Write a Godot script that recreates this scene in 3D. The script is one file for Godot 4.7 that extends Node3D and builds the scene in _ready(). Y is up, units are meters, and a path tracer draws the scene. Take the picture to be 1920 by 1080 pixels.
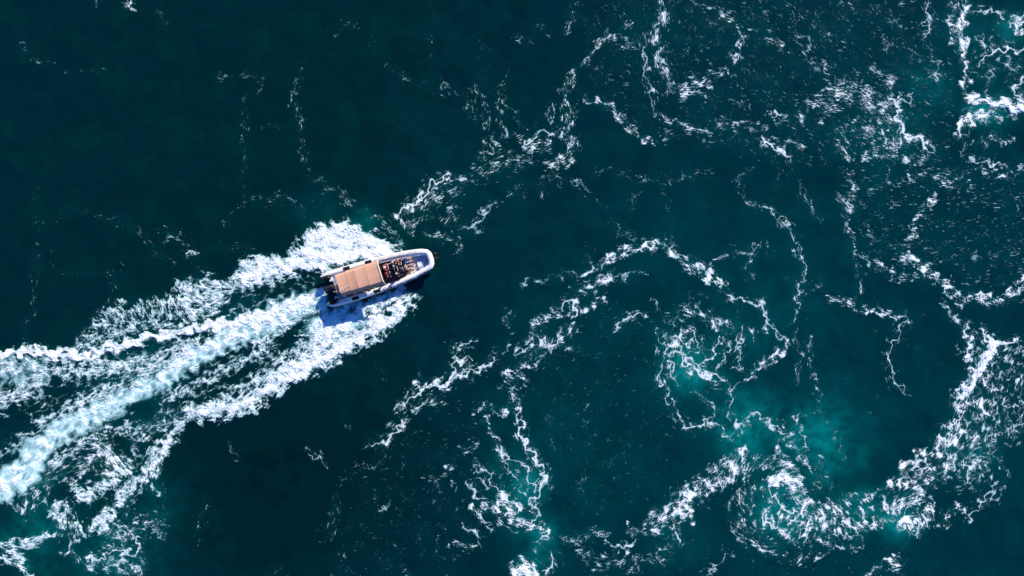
extends Node3D
func _ready() -> void:
	var cam := Camera3D.new()
	cam.name = "camera"
	cam.fov = 46.0
	cam.near = 0.5
	cam.far = 9000.0
	cam.position = Vector3(0, CAM_H, 0)
	cam.rotation = Vector3(-PI / 2, 0, 0)
	add_child(cam)
	var sun := DirectionalLight3D.new()
	sun.name = "sun"
	sun.light_energy = 1.6
	sun.light_color = Color(1.0, 0.965, 0.92)
	sun.light_angular_distance = 0.5
	sun.shadow_enabled = true
	add_child(sun)
	sun.look_at_from_position(Vector3.ZERO, Vector3(-0.52, -0.62, 0.80))
	var sky := ProceduralSkyMaterial.new()
	sky.sky_top_color = Color(0.10, 0.35, 0.68)
	sky.sky_horizon_color = Color(0.62, 0.74, 0.86)
	sky.sky_curve = 0.12
	sky.ground_bottom_color = Color(0.02, 0.16, 0.19)
	sky.ground_horizon_color = Color(0.4, 0.55, 0.62)
	var env := Environment.new()
	env.background_mode = Environment.BG_SKY
	env.sky = Sky.new()
	env.sky.sky_material = sky
	env.tonemap_mode = Environment.TONE_MAPPER_LINEAR
	env.tonemap_exposure = 1.26
	env.sdfgi_enabled = true
	env.ssao_enabled = true
	env.ssil_enabled = true
	var we := WorldEnvironment.new()
	we.name = "world_environment"
	we.environment = env
	add_child(we)
	var t0 := Time.get_ticks_msec()
	chart_all()
	print("charts ", Time.get_ticks_msec() - t0); t0 = Time.get_ticks_msec()
	chart_water()
	calm_water()
	var wm := StandardMaterial3D.new()
	wm.vertex_color_use_as_albedo = true
	wm.roughness = 0.12
	wm.metallic_specular = 0.35
	var fm := StandardMaterial3D.new()
	fm.vertex_color_use_as_albedo = true
	fm.roughness = 0.85
	fm.metallic_specular = 0.3
	build_water(wm)
	print("water ", Time.get_ticks_msec() - t0); t0 = Time.get_ticks_msec()
	for fine in [2]:
		chart_foam(fine)
		print("foam ", Time.get_ticks_msec() - t0); t0 = Time.get_ticks_msec()
		build_foam(fm, fine)
		print("foam mesh ", Time.get_ticks_msec() - t0); t0 = Time.get_ticks_msec()
	var boat := build_boat()
	print("boat ", Time.get_ticks_msec() - t0); t0 = Time.get_ticks_msec()
	build_people(boat)
	print("people ", Time.get_ticks_msec() - t0); t0 = Time.get_ticks_msec()
	pass
const CAM_H := 57.2
# ---------------------------------------------------------------- the water: charts of foam, aerated water and swirl
# The chart lies on the water plane: one chart unit is S metres, chart (960, 540) is the origin of the scene.
const S := 0.045
const X0 := -96
const Y0 := -64
const FW := 2112          # chart cells
const FH := 1208
const CW := 1056          # half-resolution charts
const CH := 604
const OW := 264           # eighth-resolution orientation
const OH := 151

var DF := PackedFloat32Array()   # filament foam
var DW := PackedFloat32Array()   # churned white foam
var MK := PackedFloat32Array()   # milky aerated water
var DL := PackedFloat32Array()   # single thin lines of foam
var TE := PackedFloat32Array()   # turquoise, lightly aerated water
var ID := PackedByteArray()      # which body of foam a place belongs to
var ORC := PackedFloat32Array()
var ORS := PackedFloat32Array()
var DX := PackedFloat32Array()
var DY := PackedFloat32Array()
var noise := {}

func smooth_line(p: Array, step: float) -> PackedFloat32Array:
	var out := PackedFloat32Array()
	var n := p.size() / 2
	for i in n - 1:
		var b := Vector2(p[i * 2], p[i * 2 + 1])
		var c := Vector2(p[i * 2 + 2], p[i * 2 + 3])
		var a := Vector2(p[i * 2 - 2], p[i * 2 - 1]) if i > 0 else b * 2 - c
		var d := Vector2(p[i * 2 + 4], p[i * 2 + 5]) if i < n - 2 else c * 2 - b
		var m := maxi(1, int(ceil(b.distance_to(c) / step)))
		for k in m:
			var q := b.cubic_interpolate(c, a, d, float(k) / m)
			out.append(q.x)
			out.append(q.y)
	out.append(p[n * 2 - 2])
	out.append(p[n * 2 - 1])
	return out

func paint(which: int, id: int, w: float, s: float, p: Array, taper := true) -> void:
	var line := smooth_line(p, maxf(3.0, w * 0.4))
	var n := line.size() / 2
	var soft := which == 2 or which == 3
	for i in n:
		var cx := line[i * 2]
		var cy := line[i * 2 + 1]
		var ww := w
		if taper and n > 3:
			var e := minf(i, n - 1 - i) / float(n) * 6.0
			ww *= clampf(0.55 + e * 0.45, 0.55, 1.0)
		var rr := ww * (2.0 if soft else 1.7)
		var x1 := maxi(0, int((cx - rr - X0) * 0.5))
		var x2 := mini(CW - 1, int((cx + rr - X0) * 0.5) + 1)
		var y1 := maxi(0, int((cy - rr - Y0) * 0.5))
		var y2 := mini(CH - 1, int((cy + rr - Y0) * 0.5) + 1)
		var k := 1.0 / (ww * ww)
		for y in range(y1, y2 + 1):
			var dy := y * 2.0 + Y0 - cy
			var row := y * CW
			for x in range(x1, x2 + 1):
				var dx := x * 2.0 + X0 - cx
				var v := s * exp(-(dx * dx + dy * dy) * k)
				var at := row + x
				if which == 4:
					if v > DL[at]:
						DL[at] = v
						if v > 0.1:
							ID[at] = id
				elif which == 0:
					if v > DF[at]:
						DF[at] = v
						if v > 0.08:
							ID[at] = id
				elif which == 1:
					if v > DW[at]:
						DW[at] = v
						ID[at] = id
				elif which == 2:
					if v > MK[at]:
						MK[at] = v
						if v > 0.2:
							ID[at] = id
				else:
					if v > TE[at]:
						TE[at] = v
	if soft or n < 2:
		return
	for i in n - 1:
		orient(line[i * 2], line[i * 2 + 1], line[i * 2 + 2] - line[i * 2], line[i * 2 + 3] - line[i * 2 + 1], clampf(w * 1.8, 14.0, 60.0), s)

func orient(cx: float, cy: float, tx: float, ty: float, r: float, s: float) -> void:
	var l := tx * tx + ty * ty
	if l < 1e-6:
		return
	var c2 := (tx * tx - ty * ty) / l
	var s2 := 2.0 * tx * ty / l
	for y in range(maxi(0, int((cy - r - Y0) / 8)), mini(OH - 1, int((cy + r - Y0) / 8) + 1) + 1):
		for x in range(maxi(0, int((cx - r - X0) / 8)), mini(OW - 1, int((cx + r - X0) / 8) + 1) + 1):
			var d := Vector2(x * 8 + X0 - cx, y * 8 + Y0 - cy).length_squared()
			var v := s * exp(-2.0 * d / (r * r)) * 0.5
			ORC[y * OW + x] += c2 * v
			ORS[y * OW + x] += s2 * v

func flow(r: float, s: float, p: Array) -> void:
	var line := smooth_line(p, 10.0)
	for i in line.size() / 2 - 1:
		orient(line[i * 2], line[i * 2 + 1], line[i * 2 + 2] - line[i * 2], line[i * 2 + 3] - line[i * 2 + 1], r, s)

func spiral(id: int, x: float, y: float, r1: float, r2: float, from: float, turns: float, w: float, s: float, squash := 1.0) -> void:
	var p := []
	for k in 15:
		var u := k / 14.0
		var a := deg_to_rad(from) + TAU * turns * u
		var r := r1 * pow(r2 / r1, u)
		p.append(x + cos(a) * r)
		p.append(y + sin(a) * r * squash)
	f(id, w, s, p)

func f(id: int, w: float, s: float, p: Array) -> void:
	if w <= 7.0:
		paint(4, id, w * 0.60, minf(1.0, s * 0.88 + 0.14), p)
		paint(0, id, w * 2.0 + 4.0, s * 0.52, p)
	else:
		paint(0, id, w, s, p)

func patch(which: int, id: int, s: float, p: Array, blur := 2) -> void:      # a filled outline
	var poly := PackedVector2Array()
	var lo := Vector2(1e9, 1e9)
	var hi := -lo
	for i in p.size() / 2:
		var q := Vector2(p[i * 2], p[i * 2 + 1])
		poly.append(q)
		lo = lo.min(q)
		hi = hi.max(q)
	var x1 := clampi(int((lo.x - X0) / 2) - 8, 0, CW - 1)
	var x2 := clampi(int((hi.x - X0) / 2) + 8, 0, CW - 1)
	var y1 := clampi(int((lo.y - Y0) / 2) - 8, 0, CH - 1)
	var y2 := clampi(int((hi.y - Y0) / 2) + 8, 0, CH - 1)
	var w := x2 - x1 + 1
	var h := y2 - y1 + 1
	var m := PackedFloat32Array()
	m.resize(w * h)
	for y in h:
		var py := (y + y1) * 2.0 + Y0 + 0.01
		var cuts := []
		for i in poly.size():
			var a := poly[i]
			var b := poly[(i + 1) % poly.size()]
			if (a.y > py) != (b.y > py):
				cuts.append(a.x + (py - a.y) / (b.y - a.y) * (b.x - a.x))
		cuts.sort()
		for k in cuts.size() / 2:
			for x in range(maxi(0, int((cuts[k * 2] - X0) / 2) - x1), mini(w - 1, int((cuts[k * 2 + 1] - X0) / 2) - x1) + 1):
				m[y * w + x] = 1.0
	for pass_ in blur:
		var q := m.duplicate()
		for y in range(1, h - 1):
			for x in range(2, w - 2):
				var i := y * w + x
				q[i] = (m[i - 2] + m[i - 1] + m[i] + m[i + 1] + m[i + 2]) * 0.2
		m = q.duplicate()
		for y in range(2, h - 2):
			for x in range(1, w - 1):
				var i := y * w + x
				m[i] = (q[i - w - w] + q[i - w] + q[i] + q[i + w] + q[i + w + w]) * 0.2
	for y in h:
		for x in w:
			var v := m[y * w + x] * s
			if v > 0.02:
				var at := (y + y1) * CW + x + x1
				if which == 0:
					if v > DF[at]:
						DF[at] = v
						ID[at] = id
				elif which == 1:
					if v > DW[at]:
						DW[at] = v
						ID[at] = id
				else:
					MK[at] = maxf(MK[at], v)
					ID[at] = id

func make_noise(called: String, seed_: int, kind: int, frequency: float, fractal: int, octaves: int, warp: float, warp_frequency := 0.02) -> void:
	var n := FastNoiseLite.new()
	n.seed = seed_
	n.noise_type = kind
	n.frequency = frequency
	n.fractal_type = fractal
	n.fractal_octaves = octaves
	n.fractal_gain = 0.5
	n.cellular_return_type = FastNoiseLite.RETURN_DISTANCE2_SUB
	n.cellular_distance_function = FastNoiseLite.DISTANCE_EUCLIDEAN
	if warp > 0.0:
		n.domain_warp_enabled = true
		n.domain_warp_amplitude = warp
		n.domain_warp_frequency = warp_frequency
		n.domain_warp_fractal_octaves = 3
	var b := n.get_seamless_image(1024, 1024, false, false, 0.08).get_data()
	var count := PackedInt32Array()          # spread the values evenly, so that a threshold is a share of the area
	count.resize(256)
	for v in b:
		count[v] += 1
	var lut := PackedByteArray()
	lut.resize(256)
	var total := 0
	for v in 256:
		lut[v] = int(255.0 * (total + count[v] * 0.5) / b.size())
		total += count[v]
	for i in b.size():
		b[i] = lut[b[i]]
	noise[called] = b
func chart_currents() -> void:
	# whirlpool low on the right
	f(4, 26, .86, [1262, 945, 1280, 933, 1300, 920, 1323, 907, 1363, 887, 1382, 866])
	f(4, 17, .95, [1362, 878, 1372, 860, 1390, 850])
	f(4, 8, .75, [1388, 866, 1386, 850, 1392, 838])
	f(4, 16, .7, [1262, 962, 1284, 955, 1300, 945])
	f(4, 8, .95, [1280, 962, 1290, 973, 1300, 972])
	f(4, 12, .62, [1323, 912, 1363, 895, 1397, 877, 1430, 857, 1460, 864, 1482, 886, 1496, 910, 1513, 950])
	f(4, 10, .55, [1350, 915, 1390, 890, 1425, 872, 1450, 872])
	paint(1, 4, 17, 1.2, [1442, 905, 1460, 894, 1480, 902, 1492, 912])
	f(4, 5, 1.0, [1440, 908, 1444, 922, 1450, 940, 1467, 950, 1483, 960, 1500, 968])
	f(4, 12, .95, [1494, 928, 1513, 948, 1533, 960, 1563, 958, 1580, 953])
	f(4, 6, 1.1, [1441, 959, 1428, 968, 1432, 980, 1450, 987, 1462, 984])
	f(4, 9, 1.05, [1462, 990, 1483, 1010, 1499, 1017])
	f(4, 30, .74, [1475, 968, 1520, 970, 1547, 977, 1580, 987, 1625, 980])
	f(4, 14, .7, [1485, 975, 1500, 1000, 1530, 1005, 1580, 995])
	f(4, 13, .62, [1530, 950, 1580, 938, 1630, 928, 1663, 917])
	f(4, 13, .62, [1513, 963, 1567, 957, 1613, 958, 1670, 948])
	f(4, 12, .55, [1395, 905, 1390, 940, 1388, 970, 1400, 1000, 1423, 1022, 1457, 1040, 1480, 1053, 1513, 1043, 1545, 1040])
	f(4, 8, .5, [1410, 890, 1405, 940, 1412, 985, 1435, 1010, 1470, 1030])
	f(4, 8, .45, [1375, 925, 1368, 960, 1375, 1000])
	f(4, 10, .52, [1500, 1032, 1540, 1026, 1580, 1026, 1620, 1016])
	f(4, 14, .55, [1493, 770, 1493, 787, 1487, 812])
	f(4, 9, .8, [1493, 787, 1487, 808, 1462, 820, 1458, 845, 1473, 864, 1490, 887, 1507, 914])
	f(4, 8, .75, [1468, 820, 1482, 834, 1497, 847, 1513, 867, 1520, 875])
	f(4, 6, .7, [1500, 800, 1504, 825, 1492, 838])
	f(4, 20, .4, [1530, 860, 1545, 890, 1520, 920])
	f(4, 6, .6, [1368, 1028, 1347, 1056, 1310, 1080])
	spiral(4, 1465, 958, 18, 78, 200, -0.55, 8, .8, .85)
	spiral(4, 1465, 958, 22, 95, 20, -0.5, 9, .62, .8)
	spiral(4, 1465, 958, 40, 110, 110, -0.4, 9, .5, .8)
	spiral(4, 1447, 972, 4, 22, 300, -0.8, 4, 1.0)
	spiral(4, 1465, 958, 55, 105, 250, -0.35, 10, .5, .85)
	# broad band of foam on the right
	f(5, 14, 1.0, [1813, 632, 1817, 667, 1832, 694])
	paint(1, 5, 15, 1.2, [1874, 640, 1852, 655, 1842, 680, 1828, 703, 1812, 728, 1798, 748])
	f(5, 20, 1.0, [1870, 645, 1847, 662, 1838, 690, 1815, 728, 1798, 750, 1790, 772])
	paint(1, 5, 12, .75, [1786, 800, 1776, 820, 1768, 840])
	f(5, 24, 1.0, [1788, 795, 1776, 826, 1763, 845])
	f(5, 11, 1.0, [1747, 853, 1730, 853, 1703, 873, 1680, 900, 1652, 918])
	patch(0, 5, .46, [1850, 660, 1935, 640, 1990, 640, 1990, 780, 1925, 820, 1880, 850, 1855, 880, 1838, 868, 1800, 862, 1775, 850, 1790, 800, 1806, 760], 3)
	f(5, 40, .66, [1850, 700, 1840, 760, 1832, 815, 1815, 850])
	f(5, 28, .74, [1790, 858, 1747, 887, 1720, 907, 1692, 935, 1660, 950])
	f(5, 8, .95, [1708, 915, 1718, 945, 1728, 968])
	f(5, 9, .9, [1747, 930, 1740, 960, 1731, 980, 1712, 987])
	f(5, 10, .7, [1835, 850, 1846, 882, 1850, 870])
	f(5, 6, .75, [1869, 895, 1862, 910, 1847, 927, 1830, 953, 1811, 974])
	f(5, 11, .78, [1812, 952, 1780, 958, 1772, 975])
	f(5, 10, .42, [1872, 860, 1885, 890, 1870, 930, 1850, 945])
	f(5, 9, .45, [1740, 980, 1770, 985, 1790, 978])
	f(5, 8, .6, [1833, 608, 1843, 630, 1873, 643, 1910, 636])
	f(5, 7, 1.0, [1836, 616, 1850, 634, 1873, 644, 1907, 637])
	f(5, 22, .6, [1867, 672, 1900, 655, 1940, 650])
	# feeding streak above the band
	f(5, 13, 1.0, [1930, 500, 1918, 530, 1906, 548, 1885, 563])
	f(5, 11, .8, [1905, 552, 1880, 562, 1847, 557, 1815, 549, 1790, 545, 1763, 527, 1737, 503, 1707, 478, 1685, 470])
	f(5, 12, .55, [1770, 572, 1797, 600, 1827, 627])
	f(5, 12, .62, [1770, 545, 1800, 562, 1822, 562])
	# small white swirls at the end of the band
	paint(1, 6, 11, 1.35, [1690, 972, 1702, 974, 1712, 980])
	f(6, 9, 1.0, [1692, 985, 1692, 972, 1703, 968, 1715, 982, 1733, 984])
	f(6, 9, .66, [1688, 968, 1665, 972, 1640, 985, 1610, 995])
	f(6, 5, .7, [1686, 975, 1685, 990, 1688, 1002])
	f(6, 5, .6, [1700, 990, 1720, 993, 1742, 985])
	paint(1, 5, 6, 1.0, [1813, 878, 1818, 884])
	f(5, 5, .95, [1808, 896, 1814, 884, 1812, 874, 1825, 868])
	f(5, 5, .7, [1820, 890, 1838, 884, 1850, 868])
	f(5, 5, .55, [1800, 895, 1803, 910])
	for k in 5:
		spiral(6, 1701, 974, 5, 26 + 5 * (k % 3), 72 * k, 0.42, 4, .85 - .08 * (k % 2))
		spiral(5, 1815, 881, 4, 24 + 5 * (k % 2), 72 * k + 30, 0.42, 3.5, .7)
	spiral(6, 1701, 974, 26, 55, 170, 0.3, 6, .55, .7)
	spiral(5, 1815, 881, 22, 48, 20, 0.35, 6, .55)
	spiral(5, 1815, 881, 24, 52, 120, 0.3, 5, .42)
	flow(50, 2.0, [1880, 660, 1850, 740, 1835, 830, 1790, 880, 1730, 930])
	flow(40, 2.0, [1920, 680, 1895, 760, 1870, 840])
	# thin streaks of the right half
	f(15, 12, .58, [1573, 365, 1585, 385, 1600, 392, 1615, 380])
	f(15, 8, .55, [1580, 400, 1590, 425, 1600, 477, 1610, 510, 1610, 533, 1602, 562])
	f(15, 8, .68, [1556, 560, 1590, 567, 1603, 580, 1643, 580, 1663, 587, 1700, 590])
	f(15, 5, .75, [1697, 592, 1690, 617, 1672, 645, 1664, 677, 1673, 712, 1690, 728, 1708, 740])
	f(15, 9, .66, [1706, 440, 1712, 415, 1730, 390, 1752, 362])
	f(15, 9, .62, [1712, 435, 1700, 452, 1685, 462])
	f(15, 9, .6, [1613, 477, 1647, 500, 1677, 515, 1713, 517, 1740, 497])
	f(15, 14, .55, [1680, 465, 1690, 485, 1710, 500])
	f(15, 8, .45, [1613, 420, 1640, 443, 1655, 470])
	f(15, 6, .5, [1880, 330, 1898, 385, 1913, 412])
	f(15, 7, .5, [1528, 532, 1540, 528])
	f(15, 4, .55, [1490, 325, 1507, 363, 1520, 387, 1540, 413])
	f(15, 4, .78, [1383, 360, 1413, 383, 1443, 397, 1462, 407, 1480, 427, 1497, 473, 1507, 507, 1500, 537, 1492, 567, 1490, 600])
	f(15, 8, .8, [1490, 470, 1500, 482])
	f(15, 5, .6, [1487, 605, 1490, 643, 1500, 662, 1496, 690, 1492, 720])
	f(15, 8, .42, [1513, 627, 1520, 673, 1527, 713, 1533, 772])
	f(15, 3.5, .66, [1338, 490, 1360, 472, 1385, 474, 1403, 480, 1427, 448])
	f(15, 3.5, .6, [1403, 481, 1403, 507, 1414, 524])
	f(15, 3.5, .5, [1430, 455, 1440, 470])
	f(15, 3.5, .45, [1447, 530, 1460, 515, 1475, 520])
	# whirlpool right of the middle
	f(7, 5, 1.0, [1285, 612, 1281, 636, 1292, 648, 1297, 640])
	f(7, 4, .8, [1284, 612, 1300, 618, 1306, 636])
	f(7, 11, .95, [1244, 650, 1258, 640, 1276, 628])
	f(7, 7, .72, [1240, 660, 1240, 690, 1236, 720])
	f(7, 4, .85, [1258, 655, 1256, 690, 1266, 716])
	f(7, 5, .9, [1262, 640, 1278, 658, 1292, 668])
	f(7, 4, .82, [1247, 722, 1260, 766, 1278, 788])
	f(7, 6, .88, [1278, 787, 1292, 800, 1315, 795, 1332, 790])
	f(7, 6, 1.05, [1275, 660, 1284, 678, 1302, 694, 1330, 703, 1362, 711])
	f(7, 5, .95, [1284, 668, 1305, 680, 1325, 676, 1341, 662, 1345, 645, 1354, 626])
	f(7, 3.5, .75, [1352, 666, 1350, 685, 1340, 694])
	f(7, 4, .8, [1380, 620, 1387, 653, 1384, 680, 1376, 694])
	f(7, 4, .8, [1356, 660, 1366, 648, 1374, 646])
	f(7, 15, .58, [1275, 572, 1320, 588, 1347, 610, 1380, 618, 1413, 627])
	f(7, 8, .72, [1335, 608, 1352, 618, 1380, 626])
	f(7, 4, .82, [1392, 716, 1370, 740, 1366, 782])
	f(7, 3.5, .75, [1358, 718, 1370, 738])
	f(7, 5, .78, [1303, 733, 1330, 753, 1337, 778, 1330, 793, 1350, 801, 1366, 814, 1391, 800])
	f(7, 6, 1.1, [1387, 801, 1393, 795])
	f(7, 5, .85, [1392, 784, 1423, 777, 1443, 790, 1467, 808])
	f(7, 8, .9, [1477, 643, 1452, 668, 1427, 681, 1395, 716])
	f(7, 6, .8, [1355, 545, 1365, 552, 1383, 563, 1423, 570, 1433, 593, 1453, 627, 1477, 645])
	f(7, 9, .6, [1440, 610, 1460, 628])
	f(7, 3.5, .55, [1530, 733, 1533, 774, 1545, 776])
	f(7, 3.5, .5, [1553, 783, 1573, 827, 1583, 857])
	spiral(7, 1291, 636, 9, 60, 250, 0.85, 5, .72)
	spiral(7, 1291, 636, 14, 70, 60, 0.62, 4.5, .66)
	spiral(7, 1291, 636, 22, 85, 330, 0.45, 5, .58)
	spiral(7, 1291, 636, 30, 95, 150, 0.4, 5, .5)
	# arc right of the boat
	f(13, 6, .58, [970, 530, 1007, 523, 1040, 516, 1080, 512, 1100, 508])
	f(13, 10, .84, [1088, 516, 1123, 500, 1147, 483, 1173, 470, 1207, 463, 1240, 458, 1267, 480, 1285, 490])
	f(13, 12, .88, [1277, 486, 1330, 517, 1358, 535])
	f(13, 10, .5, [1285, 478, 1320, 500, 1355, 525])
	f(13, 15, .75, [1115, 530, 1132, 520, 1148, 510])
	f(13, 5, .68, [1158, 522, 1175, 514, 1190, 510, 1210, 508])
	f(13, 7, .5, [1205, 446, 1250, 452, 1280, 470])
	f(13, 3.5, .5, [1200, 362, 1185, 385, 1178, 402])
	f(13, 4, .52, [1145, 412, 1163, 433, 1213, 447])
	f(13, 4, .4, [1100, 358, 1125, 378, 1150, 394])
	f(13, 3.5, .42, [1257, 378, 1262, 410, 1260, 432])
	f(13, 6, .38, [1103, 447, 1102, 480, 1098, 505])
	# long diagonal streak
	f(9, 5, 1.05, [687, 837, 700, 830, 717, 828, 737, 807, 757, 790])
	f(9, 8, .75, [745, 772, 757, 780, 755, 795])
	f(9, 6, 1.1, [743, 770, 753, 760, 777, 740, 800, 727, 833, 716, 867, 703, 907, 687, 923, 676])
	f(9, 12, .78, [777, 722, 788, 712, 800, 722])
	f(9, 5, 1.0, [838, 712, 846, 695, 857, 678, 880, 670])
	f(9, 4, .9, [857, 660, 873, 644, 891, 637])
	f(9, 9, .62, [850, 640, 850, 663, 862, 672])
	f(9, 15, .66, [848, 692, 875, 688, 910, 690])
	f(9, 8, .85, [895, 692, 912, 692])
	f(9, 5, .75, [933, 660, 945, 653, 957, 652])
	f(9, 5, .75, [965, 670, 980, 656, 1000, 650])
	f(9, 20, .66, [948, 696, 958, 705, 975, 712])
	f(9, 18, .68, [970, 690, 1005, 664, 1017, 634, 1009, 612])
	f(9, 10, .75, [980, 640, 1003, 630])
	f(9, 13, .74, [1030, 645, 1060, 625, 1082, 612])
	f(9, 10, .68, [1000, 600, 1030, 592, 1060, 586])
	f(9, 6, 1.05, [1053, 573, 1066, 564, 1075, 572, 1072, 590])
	f(9, 9, .7, [1080, 584, 1105, 575, 1130, 558])
	f(9, 13, .58, [1070, 545, 1100, 540, 1130, 545])
	f(9, 8, .5, [1040, 650, 1070, 652, 1090, 660])
	f(9, 5, .85, [1150, 617, 1173, 597, 1190, 590, 1212, 590])
	f(9, 3.5, .62, [1220, 560, 1230, 568, 1232, 582])
	f(9, 14, .45, [1240, 588, 1260, 596, 1285, 597])
	f(9, 22, .45, [773, 767, 800, 750, 830, 742])
	f(9, 5, .65, [780, 760, 795, 748, 812, 738])
	f(9, 20, .46, [948, 722, 962, 735, 973, 745])
	f(9, 8, .45, [950, 580, 955, 600, 950, 620])
	# swirl of foam low in the middle
	f(8, 9, .8, [885, 768, 907, 760, 935, 768, 960, 766, 973, 775])
	f(8, 8, .75, [900, 790, 920, 790])
	f(8, 6, .98, [966, 762, 977, 797, 977, 813, 990, 843, 1007, 867, 1020, 890, 1018, 910, 1005, 930, 992, 948])
	f(8, 9, .6, [1018, 900, 1005, 935])
	f(8, 9, .66, [914, 785, 923, 817, 933, 840, 955, 857])
	f(8, 4.5, .88, [933, 838, 950, 857, 973, 870, 993, 893, 1003, 922])
	f(8, 4, .8, [938, 850, 957, 880, 973, 910, 983, 932])
	f(8, 3, .68, [933, 882, 943, 912])
	f(8, 5, .85, [890, 868, 903, 883, 917, 883, 923, 908, 947, 930, 975, 950])
	f(8, 5, .55, [917, 883, 925, 865, 940, 850])
	f(8, 6, .85, [878, 905, 887, 927, 907, 940])
	f(8, 5, .7, [885, 900, 903, 903, 912, 912])
	f(8, 15, .92, [890, 950, 923, 948, 950, 947, 975, 958])
	f(8, 10, 1.0, [935, 930, 950, 938, 965, 950])
	f(8, 9, .95, [940, 965, 973, 973, 1003, 990, 1023, 1003])
	f(8, 12, 1.05, [1014, 1004, 1026, 995])
	f(8, 5, .78, [898, 955, 905, 977, 923, 984])
	f(8, 6, .85, [1000, 945, 1007, 975, 995, 978])
	f(8, 4, .85, [868, 977, 887, 993, 898, 1010, 903, 1028])
	f(8, 8, .6, [838, 1013, 860, 1026, 893, 1022])
	f(8, 4, .7, [938, 975, 947, 990, 968, 994])
	paint(1, 8, 14, 1.2, [968, 1082, 978, 1068, 1000, 1085])
	f(8, 15, 1.0, [965, 1075, 977, 1056, 1000, 1075])
	f(8, 8, .6, [1003, 1042, 1008, 1022, 1010, 1005])
	f(8, 6, .88, [1030, 1036, 1034, 1060, 1018, 1075])
	f(8, 8, .6, [850, 868, 842, 880])
	f(8, 10, .42, [855, 848, 880, 835, 900, 825])
	f(8, 8, .42, [780, 880, 800, 890, 820, 910, 815, 935])
	f(8, 4, .4, [860, 970, 858, 920, 862, 880])
	# band left of the whirlpool
	f(16, 10, .6, [1060, 1014, 1075, 1008, 1107, 998, 1135, 992])
	f(16, 4, .7, [1080, 1016, 1110, 1005, 1140, 998])
	paint(1, 16, 6, 1.05, [1157, 1022, 1164, 1026])
	f(16, 7, .8, [1140, 1016, 1156, 1022, 1180, 1030, 1190, 1022])
	f(16, 9, .9, [1178, 985, 1186, 998, 1196, 998])
	f(16, 22, 1.0, [1220, 984, 1240, 967, 1273, 949, 1300, 930])
	f(16, 10, .85, [1205, 1000, 1225, 995, 1245, 996])
	f(16, 7, .85, [1260, 990, 1266, 1005, 1272, 1018])
	f(16, 24, .46, [1087, 1037, 1140, 1053, 1207, 1047, 1257, 1022])
	f(16, 6, .6, [1085, 1040, 1110, 1032])
	f(16, 6, .55, [1195, 1052, 1230, 1040])
	f(16, 6, .5, [1120, 1070, 1160, 1076, 1210, 1070])
	f(16, 3.5, .5, [1097, 885, 1083, 920, 1087, 955])
	f(16, 3.5, .5, [1107, 750, 1100, 797, 1110, 822])
	f(16, 5, .42, [1023, 750, 1027, 793, 1037, 842])
	f(16, 3.5, .4, [1173, 752, 1157, 820, 1150, 868, 1148, 900])
	f(16, 5, .38, [1190, 740, 1220, 735, 1240, 725])
	# small patch by the lower edge
	f(14, 9, 1.0, [1615, 1085, 1643, 1062, 1663, 1048, 1690, 1046])
	f(14, 7, .6, [1655, 1072, 1680, 1062, 1690, 1058])
	# cross of white water in the upper right corner
	f(11, 14, 1.0, [1808, -30, 1806, 0, 1802, 25, 1797, 50, 1802, 80, 1806, 108])
	f(11, 9, .85, [1806, 105, 1810, 135, 1810, 167, 1818, 182])
	f(11, 12, .62, [1785, 8, 1782, 45, 1795, 90])
	paint(1, 11, 5, .8, [1803, 30, 1800, 60, 1805, 92])
	paint(1, 11, 15, 1.2, [1845, 190, 1885, 198, 1930, 204, 1990, 205])
	f(11, 17, 1.05, [1815, 186, 1855, 190, 1890, 200, 1990, 206])
	f(11, 15, .78, [1805, 205, 1830, 215, 1870, 215])
	f(11, 11, 1.0, [1830, 214, 1805, 230, 1797, 245, 1800, 260])
	f(11, 5, .5, [1810, 258, 1806, 292])
	f(11, 5, .8, [1810, 22, 1847, 19, 1885, 28])
	f(11, 8, 1.1, [1891, 46, 1900, 38, 1908, 44, 1905, 60])
	f(11, 7, .7, [1900, 30, 1925, 35])
	f(11, 6, .98, [1825, 125, 1840, 112, 1857, 100, 1880, 93, 1900, 95, 1930, 84])
	f(11, 6, .85, [1925, 150, 1907, 158, 1907, 178, 1925, 188])
	f(11, 28, .42, [1840, 60, 1850, 110, 1845, 150])
	f(11, 22, .42, [1850, 70, 1890, 120, 1910, 145])
	f(11, 5, .78, [1812, 296, 1847, 303, 1882, 311])
	f(11, 10, .6, [1825, 316, 1873, 323, 1935, 316])
	f(11, 14, .45, [1815, 275, 1850, 262, 1900, 262])
	# ragged filaments between the cross and the ring
	f(15, 7, .98, [1664, 178, 1682, 184, 1682, 213, 1692, 245, 1713, 263, 1733, 262, 1743, 285])
	f(15, 6, .8, [1680, 190, 1700, 186, 1713, 170])
	f(15, 4, .82, [1740, -10, 1738, 5, 1735, 33, 1733, 83])
	f(15, 3.5, .6, [1718, 44, 1734, 38])
	f(15, 4, .68, [1735, 86, 1757, 113, 1763, 130, 1750, 145, 1707, 147])
	f(15, 4, .6, [1640, 7, 1658, 38, 1683, 27, 1704, -2])
	f(15, 4, .5, [1687, 37, 1687, 60, 1700, 50, 1720, 45])
	f(15, 7, .48, [1670, 70, 1680, 90, 1690, 118])
	f(15, 32, .6, [1522, 196, 1570, 178, 1600, 168, 1633, 187, 1652, 215, 1662, 235])
	f(15, 14, .55, [1630, 130, 1660, 140, 1674, 168])
	f(15, 13, .58, [1575, 230, 1580, 267, 1590, 297])
	f(15, 42, .5, [1610, 235, 1650, 262, 1690, 275])
	f(15, 9, .62, [1618, 296, 1660, 290, 1700, 295])
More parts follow.
